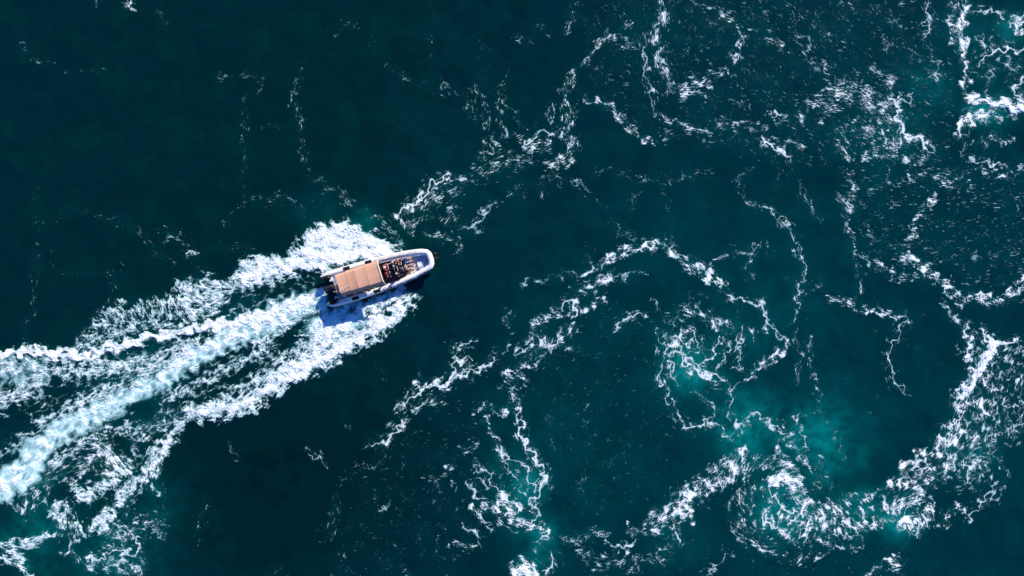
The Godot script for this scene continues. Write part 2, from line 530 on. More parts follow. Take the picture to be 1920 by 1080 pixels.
	f(15, 15, .52, [1680, 293, 1712, 293, 1740, 300])
	f(15, 4, .62, [1659, 307, 1665, 330, 1672, 345, 1690, 335])
	f(15, 12, .5, [1700, 330, 1747, 327, 1785, 319])
	f(15, 22, .5, [1760, 345, 1790, 340, 1820, 345])
	f(15, 12, .52, [1590, 318, 1597, 360, 1590, 390])
	f(15, 7, .55, [1470, 0, 1487, 20, 1493, 57, 1510, 77, 1513, 107, 1530, 127, 1560, 150])
	f(15, 9, .42, [1527, 107, 1545, 122, 1558, 140])
	f(15, 10, .38, [1400, 10, 1440, 22, 1490, 30])
	f(15, 10, .35, [1560, 5, 1600, 15, 1625, 25])
	f(15, 8, .4, [1530, 60, 1550, 70, 1560, 82])
	f(15, 10, .45, [1660, 70, 1665, 100])
	f(15, 6, 1.0, [1427, 260, 1447, 273, 1473, 288])
	f(15, 9, .6, [1475, 262, 1490, 275, 1500, 268])
	f(15, 5, .8, [1445, 212, 1458, 215, 1470, 215])
	f(15, 5, 1.0, [1499, 220, 1501, 228])
	f(15, 16, .46, [1490, 202, 1530, 192])
	f(15, 10, .52, [1538, 228, 1550, 208, 1570, 198])
	f(15, 16, .4, [1430, 240, 1450, 228, 1480, 225])
	for k in 9:
		flow(70, 0.8, [1380 + k * 55, 20 + (k % 3) * 90, 1470 + k * 55, 65 + (k % 3) * 90])
	flow(80, 0.8, [1580, 420, 1700, 450, 1820, 455])
	flow(80, 0.8, [1620, 340, 1760, 345, 1920, 335])
	flow(80, 0.8, [1700, 500, 1800, 470, 1920, 450])
	# foam ring in the upper middle
	f(12, 15, .66, [1236, -10, 1241, 34, 1228, 62, 1236, 94, 1240, 122, 1258, 158, 1284, 172, 1322, 180])
	f(12, 6, .68, [1205, 70, 1208, 111, 1220, 171, 1230, 212])
	f(12, 9, .6, [1228, 206, 1260, 225, 1292, 239, 1339, 242, 1375, 238])
	f(12, 13, .55, [1235, 222, 1280, 235, 1330, 250])
	f(12, 8, .7, [1370, 228, 1400, 236, 1428, 240])
	f(12, 10, .56, [1180, 42, 1160, 58, 1121, 83, 1106, 106, 1080, 128])
	f(12, 12, .45, [1170, 85, 1200, 80])
	f(12, 8, .64, [1330, 12, 1363, 28, 1380, 43, 1387, 67, 1383, 97, 1370, 118])
	f(12, 10, .78, [1350, 26, 1366, 34])
	f(12, 9, .48, [1407, 53, 1440, 62, 1473, 97])
	f(12, 6, .52, [1298, 2, 1320, 8, 1337, 14])
	f(12, 5, .42, [1305, 12, 1325, 32, 1340, 52])
	f(12, 9, .62, [1280, 160, 1313, 150, 1347, 133, 1360, 138])
	f(12, 8, .82, [1280, 172, 1307, 177, 1325, 182])
	f(12, 7, .72, [1318, 160, 1335, 166])
	f(12, 4, .6, [1358, 182, 1380, 188, 1400, 198])
	f(12, 4, .42, [1390, 147, 1403, 117, 1425, 108])
	f(12, 8, .68, [1100, 187, 1143, 201, 1177, 235, 1198, 256, 1230, 266])
	f(12, 10, .46, [1228, 262, 1250, 252, 1275, 242])
	f(12, 5, .52, [1105, 325, 1138, 316, 1185, 333, 1228, 333, 1271, 333, 1331, 320])
	f(12, 5, .42, [1225, 335, 1240, 345, 1250, 360])
	f(12, 4, .55, [1418, 315, 1386, 333, 1384, 363])
	f(12, 3.5, .42, [1455, 303, 1458, 345, 1446, 390])
	f(12, 4, .52, [1470, 285, 1476, 300, 1493, 342, 1519, 384, 1540, 414])
	f(12, 3.5, .5, [1178, 382, 1195, 368, 1210, 358])
	f(12, 5, .5, [1145, 417, 1177, 443, 1220, 450, 1262, 455])
	# spangled streak ahead of the boat
	f(10, 7, .92, [748, 415, 750, 397, 780, 380, 807, 347, 837, 330, 853, 333])
	f(10, 5, .6, [725, 412, 737, 437, 757, 462])
	f(10, 8, .6, [745, 415, 760, 432, 770, 430, 775, 415])
	f(10, 26, .5, [773, 407, 823, 360, 873, 337])
	f(10, 14, .48, [850, 385, 845, 400, 835, 412])
	f(10, 11, .6, [798, 440, 815, 445, 847, 447])
	f(10, 7, .68, [857, 429, 890, 427, 907, 393, 932, 378])
	f(10, 8, .5, [855, 435, 858, 455, 862, 480])
	f(10, 24, .44, [873, 337, 923, 315, 957, 297, 995, 305])
	f(10, 5, .8, [905, 291, 923, 278, 912, 258])
	f(10, 6, .7, [925, 252, 934, 275])
	f(10, 6, .76, [977, 272, 1000, 254, 1037, 250])
	f(10, 11, .66, [985, 280, 1033, 272])
	f(10, 5, .7, [1032, 192, 1036, 233])
	f(10, 16, .64, [1060, 185, 1067, 213, 1058, 243, 1070, 267, 1060, 297, 1030, 312])
	f(10, 12, .5, [1078, 128, 1068, 155, 1055, 180])
	f(10, 6, .56, [1020, 330, 1057, 337, 1090, 347, 1105, 362])
	f(10, 6, .4, [1107, 323, 1130, 316, 1157, 313])
	f(10, 6, .55, [913, 195, 910, 232, 918, 245])
	f(10, 8, .5, [933, 185, 940, 230, 952, 252, 975, 262])
	f(10, 3.5, .6, [945, 188, 965, 215, 982, 236])
	f(10, 10, .5, [1095, 182, 1130, 198, 1160, 217])
	f(10, 4, .5, [886, 158, 912, 200])
	f(10, 7, .52, [819, 158, 871, 183, 888, 212, 892, 225])
	f(10, 20, .3, [960, 330, 975, 350, 960, 365])
	f(10, 12, .36, [1020, 345, 1015, 370])
	# faint lines of the calm upper left
	f(0, 3.5, .42, [806, 48, 814, 115, 819, 157])
	f(0, 4, .42, [699, 34, 705, 103, 762, 143, 819, 168])
	f(0, 4, .44, [622, 60, 650, 44, 682, 43])
	f(0, 4, .5, [953, 135, 940, 160, 921, 174])
	f(0, 3.5, .36, [905, 70, 906, 150])
	f(0, 12, .42, [1003, 46, 1030, 60])
	f(0, 14, .42, [1072, 5, 1075, 35, 1060, 60])
	f(0, 9, .32, [960, 70, 990, 75])
	f(0, 4, .54, [573, 112, 552, 178, 562, 241, 567, 287, 579, 327, 607, 338, 648, 372, 688, 401, 728, 424])
	f(0, 9, .4, [553, 185, 558, 200])
	f(0, 12, .3, [560, 240, 570, 280])
	f(0, 4, .44, [458, 170, 458, 287, 458, 367, 424, 418, 411, 455])
	f(0, 4, .52, [458, 372, 516, 370, 550, 378, 573, 410])
	f(0, 3.5, .36, [573, 382, 600, 368, 620, 357])
	f(0, 10, .3, [400, 140, 440, 145, 478, 142, 485, 175])
	f(0, 8, .34, [495, 235, 540, 240])
	f(0, 4, .46, [100, 410, 132, 395, 189, 407, 229, 413, 262, 433, 275, 448, 293, 467, 322, 495])
	f(0, 6, .95, [318, 439, 328, 443])
	f(0, 3, .5, [330, 447, 342, 462])
	f(0, 5, .95, [350, 472, 362, 475])
	f(0, 5, .42, [70, 400, 70, 453, 66, 500, 62, 560, 60, 590, 47, 612, 50, 640])
	f(0, 5, .32, [68, 340, 70, 400])
	f(0, 3.5, .38, [95, 480, 105, 508, 167, 513, 227, 507])
	f(0, 7, .36, [227, 495, 240, 512])
	f(0, 4, .5, [427, 470, 445, 465, 470, 468])
	f(0, 3, .72, [375, 504, 392, 503])
	f(0, 4, .5, [205, 525, 212, 540])
	f(0, 3, .9, [176, 1, 180, 4])
	f(0, 3, .9, [242, 6, 246, 12])
	f(0, 10, .28, [40, 80, 60, 110, 100, 120])
	f(0, 10, .26, [125, 130, 200, 135])
	f(0, 10, .26, [300, 20, 310, 60])
	f(0, 4, .4, [725, 425, 735, 455, 750, 463])
	f(0, 3, .5, [705, 682, 730, 707, 753, 721])
	f(0, 2.6, .85, [578, 839, 596, 858, 614, 872])
	f(0, 8, .36, [425, 820, 440, 850, 450, 860])
	f(0, 8, .3, [380, 930, 380, 960, 365, 1010])
	f(0, 3, .5, [372, 1005, 370, 1030])
	f(0, 4, .52, [533, 1060, 522, 1072, 500, 1082])
	f(0, 4, .5, [603, 985, 600, 992])
	f(0, 16, .34, [640, 900, 680, 880, 720, 860])
	f(0, 14, .34, [630, 930, 625, 980, 610, 1010])
	f(0, 3, .7, [645, 1032, 640, 1036])
	f(0, 6, .6, [728, 942, 722, 952, 716, 956])
	f(0, 14, .34, [735, 1075, 770, 1078])
	f(0, 12, .36, [800, 905, 830, 895, 850, 900])
	f(0, 12, .32, [815, 1010, 825, 1050])
	f(0, 12, .3, [640, 780, 660, 810])
	# speckle over wide areas
	patch(0, 0, 0.232, [1560, 310, 1990, 300, 1990, 560, 1860, 545, 1760, 500, 1620, 480], 6)
	patch(0, 0, 0.134, [1000, 560, 1240, 560, 1290, 800, 1250, 940, 1060, 980, 1030, 860, 990, 740], 6)
	patch(0, 0, 0.146, [700, 830, 860, 720, 930, 740, 890, 900, 870, 1090, 600, 1090], 6)
	patch(0, 0, 0.194, [1100, -20, 1800, -20, 1790, 300, 1560, 330, 1200, 250, 1090, 130], 6)
	patch(0, 0, 0.113, [1280, 560, 1800, 560, 1780, 760, 1680, 860, 1540, 860, 1300, 760], 6)
	patch(0, 0, 0.134, [1240, 980, 1420, 1000, 1500, 1050, 1700, 1000, 1760, 1060, 1700, 1092, 1060, 1092], 6)
	patch(0, 0, 0.086, [1720, 960, 1960, 800, 1960, 1092, 1720, 1092], 6)
	patch(0, 0, 0.086, [900, 130, 1180, 240, 1400, 360, 1400, 520, 1050, 520, 880, 480], 6)
	patch(0, 0, 0.085, [-20, -20, 960, -20, 880, 480, 600, 400, 200, 560, -20, 640], 4)
	patch(0, 0, 0.080, [330, 860, 660, 720, 640, 1092, 300, 1092], 6)

func chart_glow() -> void:
	for g in [[1290, 690, 60, .95], [1320, 720, 60, .5], [1400, 800, 75, .95], [1430, 770, 50, .7], [1540, 830, 95, .9], [1590, 850, 60, .6], [1470, 945, 70, .9], [1520, 960, 55, .6],
			[980, 915, 55, .8], [960, 880, 55, .5], [1010, 1000, 55, .7], [1000, 1050, 40, .6], [1680, 975, 42, 1.0], [1842, 212, 30, .95], [1870, 225, 30, .5], [1895, 50, 30, .9], [1740, 160, 55, .42],
			[1700, 235, 60, .36], [1610, 950, 65, .6], [1270, 1000, 60, .4], [1010, 830, 100, .26], [1130, 880, 120, .16], [1820, 840, 70, .36], [1370, 640, 110, .34], [1250, 640, 50, .35],
			[70, 1010, 90, .62], [200, 1040, 120, .5], [280, 940, 90, .34], [60, 880, 70, .4], [685, 415, 32, .5], [600, 400, 40, .35], [1640, 260, 80, .25], [1810, 80, 70, .3], [1880, 150, 60, .3],
			[1250, 480, 130, .16], [1460, 560, 160, .22], [1100, 620, 160, .14], [860, 380, 120, .12], [450, 590, 60, .3], [250, 700, 100, .4], [600, 650, 60, .3], [1230, 60, 60, .15]]:
		paint(3, 0, g[2], g[3], [g[0], g[1], g[0] + 1, g[1]], false)

func chart_wake() -> void:
	# the wave thrown to port
	patch(1, 1, 1.12, [742, 468, 733, 455, 712, 446, 700, 428, 688, 434, 672, 422, 650, 410, 628, 420, 610, 416, 592, 420, 570, 428, 562, 455, 546, 474, 530, 482, 500, 478, 470, 478, 450, 492, 440, 515, 425, 530, 470, 532, 520, 524, 560, 513, 610, 508, 640, 498, 700, 486], 4)
	patch(1, 1, .86, [470, 480, 445, 498, 438, 520, 424, 530, 410, 522, 396, 514, 372, 520, 345, 518, 333, 535, 330, 552, 336, 590, 352, 606, 385, 600, 410, 585, 430, 562, 470, 548, 530, 532, 570, 518], 4)
	patch(1, 1, .68, [336, 548, 322, 556, 292, 550, 270, 556, 252, 568, 240, 566, 228, 556, 206, 566, 190, 576, 172, 594, 168, 612, 150, 630, 135, 648, 112, 656, 130, 664, 170, 660, 230, 640, 290, 620, 350, 610, 400, 590, 420, 560], 4)
	patch(1, 1, .5, [420, 585, 450, 562, 520, 545, 560, 530, 600, 515, 605, 525, 560, 545, 500, 570, 440, 592, 400, 602], 4)
	paint(1, 1, 24, 1.35, [728, 474, 690, 470, 650, 474, 616, 486], false)
	paint(1, 1, 20, 1.25, [690, 452, 650, 446, 610, 456, 590, 478], false)
	paint(1, 1, 13, 1.1, [580, 492, 530, 500, 480, 506, 450, 512], false)
	flow(40, 1.2, [690, 480, 650, 440, 620, 410])
	flow(40, 1.2, [600, 500, 570, 470, 550, 440])
	# wash behind the motors
	paint(1, 3, 11, 1.3, [600, 546, 560, 562, 520, 577, 480, 590, 440, 600, 400, 608, 350, 617, 300, 628, 250, 640, 200, 652, 160, 663, 110, 664, 60, 656, 0, 664, -60, 660, -160, 690], false)
	paint(1, 3, 9, 1.25, [598, 552, 560, 570, 520, 584, 480, 597, 430, 608, 380, 618], false)
	paint(1, 3, 17, .9, [596, 562, 560, 576, 520, 592, 470, 612, 420, 632], false)
	paint(1, 3, 10, .95, [604, 572, 580, 585, 550, 604, 520, 625, 480, 648], false)
	paint(1, 3, 5, .9, [626, 582, 612, 600, 596, 612, 580, 622, 560, 630], false)
	paint(1, 3, 30, .84, [-20, 690, 40, 690, 90, 690, 140, 692, 200, 690], false)
	paint(1, 3, 32, .84, [-60, 760, 0, 745, 40, 735, 70, 722], false)
	paint(1, 3, 24, .86, [440, 628, 380, 645, 320, 665, 260, 682, 200, 690], false)
	paint(1, 3, 26, .82, [360, 668, 300, 690, 240, 718, 180, 745, 130, 770, 80, 790], false)
	paint(1, 3, 14, .6, [70, 800, 30, 830, 0, 850, -40, 880], false)
	paint(1, 3, 20, .82, [500, 655, 450, 682, 400, 706, 350, 730, 310, 742], false)
	paint(1, 3, 18, .76, [300, 800, 250, 800, 200, 812, 140, 838, 100, 870], false)
	flow(46, 6.0, [606, 560, 540, 588, 470, 622, 400, 656, 330, 692, 260, 736, 190, 772, 110, 814, 50, 870, -20, 920])
	flow(34, 1.6, [440, 610, 420, 650, 400, 680])
	flow(34, 1.6, [340, 630, 320, 670, 300, 700])
	flow(34, 1.6, [240, 650, 225, 690, 200, 730])
	flow(34, 1.6, [140, 670, 120, 720, 100, 750])
	flow(34, 1.6, [40, 680, 30, 720, 10, 760])
	flow(30, 1.2, [560, 560, 500, 580, 450, 600])
	for m in [[17, 1.0, [600, 562, 580, 572, 540, 590, 500, 608, 460, 628]], [16, 1.0, [470, 618, 430, 636, 380, 660, 330, 690]], [16, 1.0, [350, 680, 300, 710, 250, 740, 200, 766]], [19, 1.0, [210, 760, 150, 790, 100, 818, 60, 850]],
			[23, 1.05, [70, 845, 50, 872, 20, 895, -20, 920, -80, 960]], [22, 1.2, [48, 884, 30, 900, 10, 908]], [30, .45, [0, 700, 80, 690]], [15, 1.2, [590, 566, 540, 586, 490, 606, 440, 632, 400, 655]], [13, 1.1, [330, 692, 280, 722, 220, 756]]]:
		paint(2, 3, m[0], m[1], m[2], false)
	paint(1, 3, 11, .66, [520, 612, 460, 640, 400, 668, 330, 706, 260, 748, 190, 786, 130, 822, 80, 862], false)
	paint(1, 3, 10, .62, [540, 574, 470, 604, 400, 632, 330, 668, 260, 712, 190, 748, 120, 786, 60, 822], false)
	paint(1, 3, 12, .6, [60, 905, 40, 925, 0, 945], false)
	paint(2, 3, 17, .85, [588, 556, 530, 580, 470, 603, 420, 622], false)
	# the wave thrown to starboard
	patch(1, 2, 1.12, [778, 538, 782, 552, 780, 570, 764, 580, 760, 596, 736, 612, 726, 628, 700, 640, 682, 644, 664, 660, 642, 668, 632, 682, 604, 690, 586, 706, 552, 712, 534, 730, 512, 740, 498, 752, 470, 748, 500, 716, 530, 690, 556, 668, 590, 642, 640, 636, 676, 612, 690, 594, 720, 584, 750, 566], 4)
	patch(1, 2, .98, [556, 668, 590, 640, 600, 660, 580, 708, 536, 728, 508, 748, 484, 768, 464, 780, 456, 790, 440, 782, 420, 790, 400, 784, 380, 790, 356, 786, 344, 798, 330, 830, 316, 848, 300, 862, 290, 884, 272, 880, 262, 862, 290, 838, 310, 812, 336, 780, 360, 758, 400, 748, 440, 738, 480, 716, 520, 690], 4)
	patch(1, 2, .80, [630, 628, 590, 622, 556, 640, 520, 668, 480, 698, 440, 716, 420, 738, 470, 736, 540, 700, 600, 660], 3)
	patch(1, 2, .6, [440, 716, 400, 730, 340, 760, 300, 800, 290, 830, 330, 800, 400, 755, 450, 738], 3)
	paint(1, 2, 15, 1.0, [300, 860, 275, 888, 255, 905, 230, 925, 215, 950, 195, 975, 170, 990], false)
	paint(1, 2, 20, .95, [255, 905, 235, 880, 205, 905, 170, 922, 150, 925], false)
	paint(1, 2, 18, .85, [240, 870, 220, 872], false)
	paint(1, 2, 17, .85, [125, 950, 100, 958, 120, 975, 140, 985], false)
	paint(1, 2, 14, .82, [100, 1000, 70, 1012, 40, 1020, 20, 1030, 40, 1045], false)
	paint(1, 2, 9, .9, [0, 1045, 30, 1052, 55, 1072, 60, 1090], false)
	paint(1, 2, 9, .8, [0, 1016, 30, 1020, 60, 1010], false)
	paint(1, 2, 12, .6, [170, 985, 140, 1010, 120, 1035], false)
	paint(1, 2, 13, .55, [100, 905, 130, 880, 170, 870], false)
	f(2, 10, .72, [120, 870, 115, 890, 135, 905, 160, 915])
	f(2, 24, .8, [150, 890, 180, 850, 210, 870, 200, 900])
	f(2, 18, .78, [180, 825, 210, 850, 240, 875])
	f(2, 6, .85, [275, 1003, 260, 1015, 250, 1033, 220, 1033, 190, 1045])
	f(2, 5, .75, [190, 1002, 215, 985, 230, 1002, 225, 1015])
	f(2, 12, .6, [245, 905, 240, 940, 235, 965])
	f(2, 30, .6, [200, 1020, 240, 1000, 280, 980, 300, 1000])
	f(2, 26, .6, [160, 1050, 220, 1060, 270, 1060])
	f(2, 5, .8, [255, 1060, 262, 1085])
	f(2, 6, .7, [230, 1060, 240, 1075])
	f(2, 5, .7, [140, 1035, 146, 1050])
	f(2, 6, .8, [290, 905, 293, 924])
	paint(1, 2, 5, .9, [289, 922, 296, 923], false)
	f(2, 8, .6, [285, 870, 288, 895, 292, 910])
	f(2, 26, .55, [100, 870, 70, 920, 40, 960])
	f(2, 26, .7, [330, 780, 290, 800, 250, 830])
	f(2, 7, .62, [185, 825, 205, 845, 225, 868])
	flow(40, 1.0, [740, 560, 720, 600, 700, 640])
	flow(40, 1.0, [640, 620, 600, 660, 560, 700])
	flow(40, 1.0, [500, 690, 470, 730, 440, 780])
	paint(1, 2, 13, 1.3, [770, 556, 745, 580, 715, 604, 680, 624], false)
	paint(1, 2, 16, 1.2, [660, 640, 620, 664, 580, 688, 540, 708], false)
	paint(1, 2, 12, 1.1, [500, 728, 460, 752, 410, 768, 370, 774], false)
	patch(1, 2, 1.05, [606, 592, 640, 588, 664, 600, 668, 622, 640, 640, 610, 640, 588, 630, 580, 610], 3)
	patch(1, 2, 1.05, [640, 588, 700, 566, 760, 540, 770, 550, 700, 590, 660, 606], 3)
	# thin spray in the lee of the hull
	for m in [[14, .62, [752, 546, 730, 556, 700, 570, 664, 588]], [30, .95, [650, 600, 625, 612, 605, 618]], [14, .4, [690, 572, 640, 596]]]:
		paint(2, 2, m[0], m[1], m[2], false)
var FV := PackedByteArray()      # cover of foam, per chart cell
var MV := PackedByteArray()      # milkiness
var cells := []                  # cells with foam, per body of foam
var GW := 0
var GH := 0
var HV := PackedFloat32Array()   # height of the foam over the water
var WC := PackedFloat32Array()   # water colour r g b, per 4 chart cells
var WH := PackedFloat32Array()   # water height, per 4 chart cells
const VW := 529
const VH := 303
const NH := 77

func chart_all() -> void:
	for a in [DF, DW, MK, TE, DL]:
		a.resize(CW * CH)
	ID.resize(CW * CH)
	ORC.resize(OW * OH)
	ORS.resize(OW * OH)
	make_noise("thread", 5, FastNoiseLite.TYPE_SIMPLEX_SMOOTH, 1.0 / 11.0, FastNoiseLite.FRACTAL_RIDGED, 2, 8.0, 0.06)
	make_noise("lace", 8, FastNoiseLite.TYPE_CELLULAR, 1.0 / 9.5, FastNoiseLite.FRACTAL_NONE, 1, 9.0, 0.05)
	make_noise("net", 23, FastNoiseLite.TYPE_CELLULAR, 1.0 / 19.0, FastNoiseLite.FRACTAL_NONE, 1, 18.0, 0.035)
	var rng := RandomNumberGenerator.new()
	rng.seed = 77
	var dots := PackedByteArray()
	dots.resize(600 * 600)
	for i in dots.size():
		dots[i] = rng.randi() & 255
	var dot_image := Image.create_from_data(600, 600, false, Image.FORMAT_L8, dots)
	dot_image.resize(1024, 1024, Image.INTERPOLATE_CUBIC)
	noise.grain = dot_image.get_data()
	make_noise("cloud", 14, FastNoiseLite.TYPE_SIMPLEX_SMOOTH, 1.0 / 80.0, FastNoiseLite.FRACTAL_FBM, 4, 30.0, 0.012)
	make_noise("drift", 17, FastNoiseLite.TYPE_SIMPLEX_SMOOTH, 1.0 / 30.0, FastNoiseLite.FRACTAL_FBM, 3, 0.0)
	make_noise("sway", 19, FastNoiseLite.TYPE_SIMPLEX_SMOOTH, 1.0 / 30.0, FastNoiseLite.FRACTAL_FBM, 3, 0.0)
	chart_currents()
	chart_wake()
	chart_glow()
	var cloud: PackedByteArray = noise.cloud
	# the direction in which foam is drawn out
	for y in OH:
		for x in OW:
			var i := y * OW + x
			var a := deg_to_rad(18.0 + (cloud[((y * 4) & 1023) * 1024 + ((x * 4) & 1023)] - 128) * 0.45)
			var c := ORC[i] + cos(2.0 * a) * 0.05
			var s := ORS[i] + sin(2.0 * a) * 0.05
			var l := sqrt(c * c + s * s) + 1e-9
			var dx := sqrt(maxf(0.0, (1.0 + c / l) * 0.5))
			var dy := s / l / (2.0 * dx) if dx > 0.05 else 1.0
			ORC[i] = dx
			ORS[i] = dy
	# eddies wind the patterns up
	DX.resize(133 * NH)
	DY.resize(133 * NH)
	for y in NH:
		for x in 133:
			var p := Vector2(x * 16 + X0, y * 16 + Y0)
			var q := p
			for e in [[1465, 950, 95, 2.2], [1295, 650, 85, -2.4], [1700, 976, 45, 2.6], [1815, 880, 40, 2.0], [1160, 1024, 35, 2.2], [1290, 100, 110, 1.3], [950, 900, 90, -1.2], [1800, 250, 60, 1.6],
					[1390, 798, 30, 2.0], [1063, 575, 36, 2.0], [760, 400, 40, 1.8], [1750, 240, 70, -1.3], [1590, 230, 90, 1.2], [1060, 240, 80, -1.2], [210, 930, 70, -1.4], [90, 960, 60, 1.4]]:
				var r := q - Vector2(e[0], e[1])
				q = Vector2(e[0], e[1]) + r.rotated(e[3] * 0.75 * exp(-r.length_squared() / (e[2] * e[2])))
			DX[y * 133 + x] = q.x - p.x
			DY[y * 133 + x] = q.y - p.y

func chart_foam(fine: int) -> void:                          # fine = cells per chart unit: 1 for the wake, 2 for the thin foam of the currents
	GW = FW * fine
	GH = FH * fine
	var size := GW * GH
	FV = PackedByteArray()
	FV.resize(size)
	MV = PackedByteArray()
	MV.resize(size)
	HV = PackedFloat32Array()
	HV.resize(size)
	cells = []
	for b in 17:
		cells.append(PackedInt32Array())
	var thread: PackedByteArray = noise.thread
	var lace: PackedByteArray = noise.lace
	var grain: PackedByteArray = noise.grain
	var net: PackedByteArray = noise.net
	var cloud: PackedByteArray = noise.cloud
	var drift: PackedByteArray = noise.drift
	var sway: PackedByteArray = noise.sway
	var half := fine                                          # shift from cells to half-resolution charts
	var full := fine - 1
	for y in GH:
		var uy0 := y >> full
		var ty := fmod(float(y) / fine, 16.0) / 16.0
		var d0 := (uy0 >> 4) * 133
		var d1 := d0 + 133
		var n0 := (uy0 & 1023) << 10
		for x in GW:
			var ux0 := x >> full
			var n := n0 | (ux0 & 1023)
			var wx := clampi(x + int((drift[n] - 128) * 0.06 * fine), 0, GW - 1)
			var wy := clampi(y + int((sway[n] - 128) * 0.06 * fine), 0, GH - 1)
			var c := (wy >> half) * CW + (wx >> half)
			var df := DF[c]
			var dw := DW[c]
			var dl := DL[c]
			var mk := MK[c]
			if df < 0.05 and dw < 0.05 and mk < 0.05 and dl < 0.08:
				continue
			var body := ID[c]
			var wake := body >= 1 and body <= 3
			# where this water came from
			var tx := fmod(float(x) / fine, 16.0) / 16.0
			var e := ux0 >> 4
			var ux := lerpf(lerpf(DX[d0 + e], DX[d0 + e + 1], tx), lerpf(DX[d1 + e], DX[d1 + e + 1], tx), ty) * fine + x + 8192.0
			var uy := lerpf(lerpf(DY[d0 + e], DY[d0 + e + 1], tx), lerpf(DY[d1 + e], DY[d1 + e + 1], tx), ty) * fine + y + 8192.0
			# fine grain drawn out along the current
			var o := clampi((uy0 + ((drift[n] - 128) >> 3)) >> 3, 0, OH - 1) * OW + clampi((ux0 + ((sway[n] - 128) >> 3)) >> 3, 0, OW - 1)
			var ox := ORC[o]
			var oy := ORS[o]
			var here := ((y & 1023) << 10) | (x & 1023)
			var sum := 2 * grain[here]
			var reach := 1.9
			for k in 3:
				var ax := int(ox * reach + 8.5) - 8
				var ay := int(oy * reach + 8.5) - 8
				sum += grain[((y + ay) & 1023) << 10 | ((x + ax) & 1023)] + grain[((y - ay) & 1023) << 10 | ((x - ax) & 1023)]
				reach += 2.1
			var lic := clampf((sum / 2040.0 - 0.5) * 2.1 + 0.5, 0.0, 1.0)
			var lump := cloud[(((uy0 * 3) & 1023) << 10) | ((ux0 * 3) & 1023)] / 255.0
			# cell walls of the foam, drawn out along the current
			var near := 0.72 if wake else 1.0
			var wide := 0.52 if wake else 0.62
			var px := int(ux * near)
			var py := int(uy * near)
			var nx := int(ux * wide)
			var ny := int(uy * wide)
			var b := thread[((ny & 1023) << 10) | (nx & 1023)] / 255.0
			var jx := int(ox * 4.6)
			var jy := int(oy * 4.6)
			var net0 := net[((ny & 1023) << 10) | (nx & 1023)]
			var lace0 := lace[((py & 1023) << 10) | (px & 1023)]
			var l1 := clampf((0.5 - (net0 * 2 + net[(((ny + jy) & 1023) << 10) | ((nx + jx) & 1023)] + net[(((ny - jy) & 1023) << 10) | ((nx - jx) & 1023)]) / 1020.0) * 1.30 + 0.5, 0.0, 1.0)
			var l2 := clampf((0.5 - (lace0 * 2 + lace[(((py + jy) & 1023) << 10) | ((px + jx) & 1023)] + lace[(((py - jy) & 1023) << 10) | ((px - jx) & 1023)]) / 1020.0) * 1.35 + 0.5, 0.0, 1.0)
			var brk := 0.72 * lump + 0.28 * lic
			var foam := 0.0
			if df > 0.05:
				df *= 0.80 + 0.52 * lump
				var dashed := body == 15 or body == 12 or body == 10 or body == 0
				var lacy := 0.62 if dashed else 1.0
				var c1 := maxf(l1, 1.0 - net0 / 255.0)
				var c2 := maxf(l2, 1.0 - lace0 / 255.0)
				var w1 := maxf(0.0, df - 0.06) * (0.13 + 0.38 * brk) * lacy + 0.03
				var w2 := maxf(0.0, df - 0.22) * (0.10 + 0.42 * brk) * lacy
				var w3 := maxf(0.0, df - 0.10) * 0.46 * brk
				foam = maxf((c1 - 1.0 + w1) * 5.5, (c2 - 1.0 + w2) * 4.2)
				foam = maxf(foam, (b - 1.0 + w3) * 4.4)
				foam = clampf(foam, 0.0, 1.0) * clampf(0.10 + 0.86 * df + 0.55 * (brk - 0.5), 0.14, 1.0)
				if df > 0.15:
					var dash := clampf((lic - 1.0 + (0.68 if dashed else 0.40) * df) * 5.0, 0.0, 1.0)
					foam = maxf(foam, dash * clampf(0.30 + 0.6 * df + 0.5 * (lump - 0.4), 0.16, 1.0))
			if dl > 0.08:
				foam = maxf(foam, clampf((dl * (0.70 + 0.48 * (0.42 * lic + 0.58 * lump)) - 0.44) * 3.2, 0.0, 1.0) * clampf(0.12 + 0.80 * dl + 0.3 * (b - 0.5), 0.2, 1.0))
			var height := foam * 0.006
			if dw > 0.05:
				dw *= 0.88 + 0.31 * lump
				var v := 0.32 * l2 + 0.22 * b + 0.18 * lic + 0.28 * l1
				var g := (v - 0.98 + 0.86 * dw) * 2.2
				var c1 := lerpf(1.0 - net0 / 255.0, l1, 0.35)
				var c2 := lerpf(1.0 - lace0 / 255.0, l2, 0.35)
				g = maxf(g, (c1 - 1.0 + dw * (0.28 + 0.32 * lic)) * 3.6)
				g = maxf(g, (c2 - 1.0 + dw * dw * (0.1 + 0.5 * lic)) * 3.6)
				var solid := clampf((dw - 0.92) * 3.0, 0.0, 0.85)
				g = clampf(g, 0.0, 1.0) * lerpf(0.46 + 0.54 * clampf(0.9 * lic + 0.5 * b - 0.15, 0.0, 1.0), 1.0, solid)
				height = maxf(height, g * (0.015 + minf(dw, 1.0) * ((0.014 * l2 + 0.012 * lic + 0.018 * b) * (1.0 - 0.6 * solid) + 0.08 * lump)))
				foam = maxf(foam, g)
			var milk := 0.0
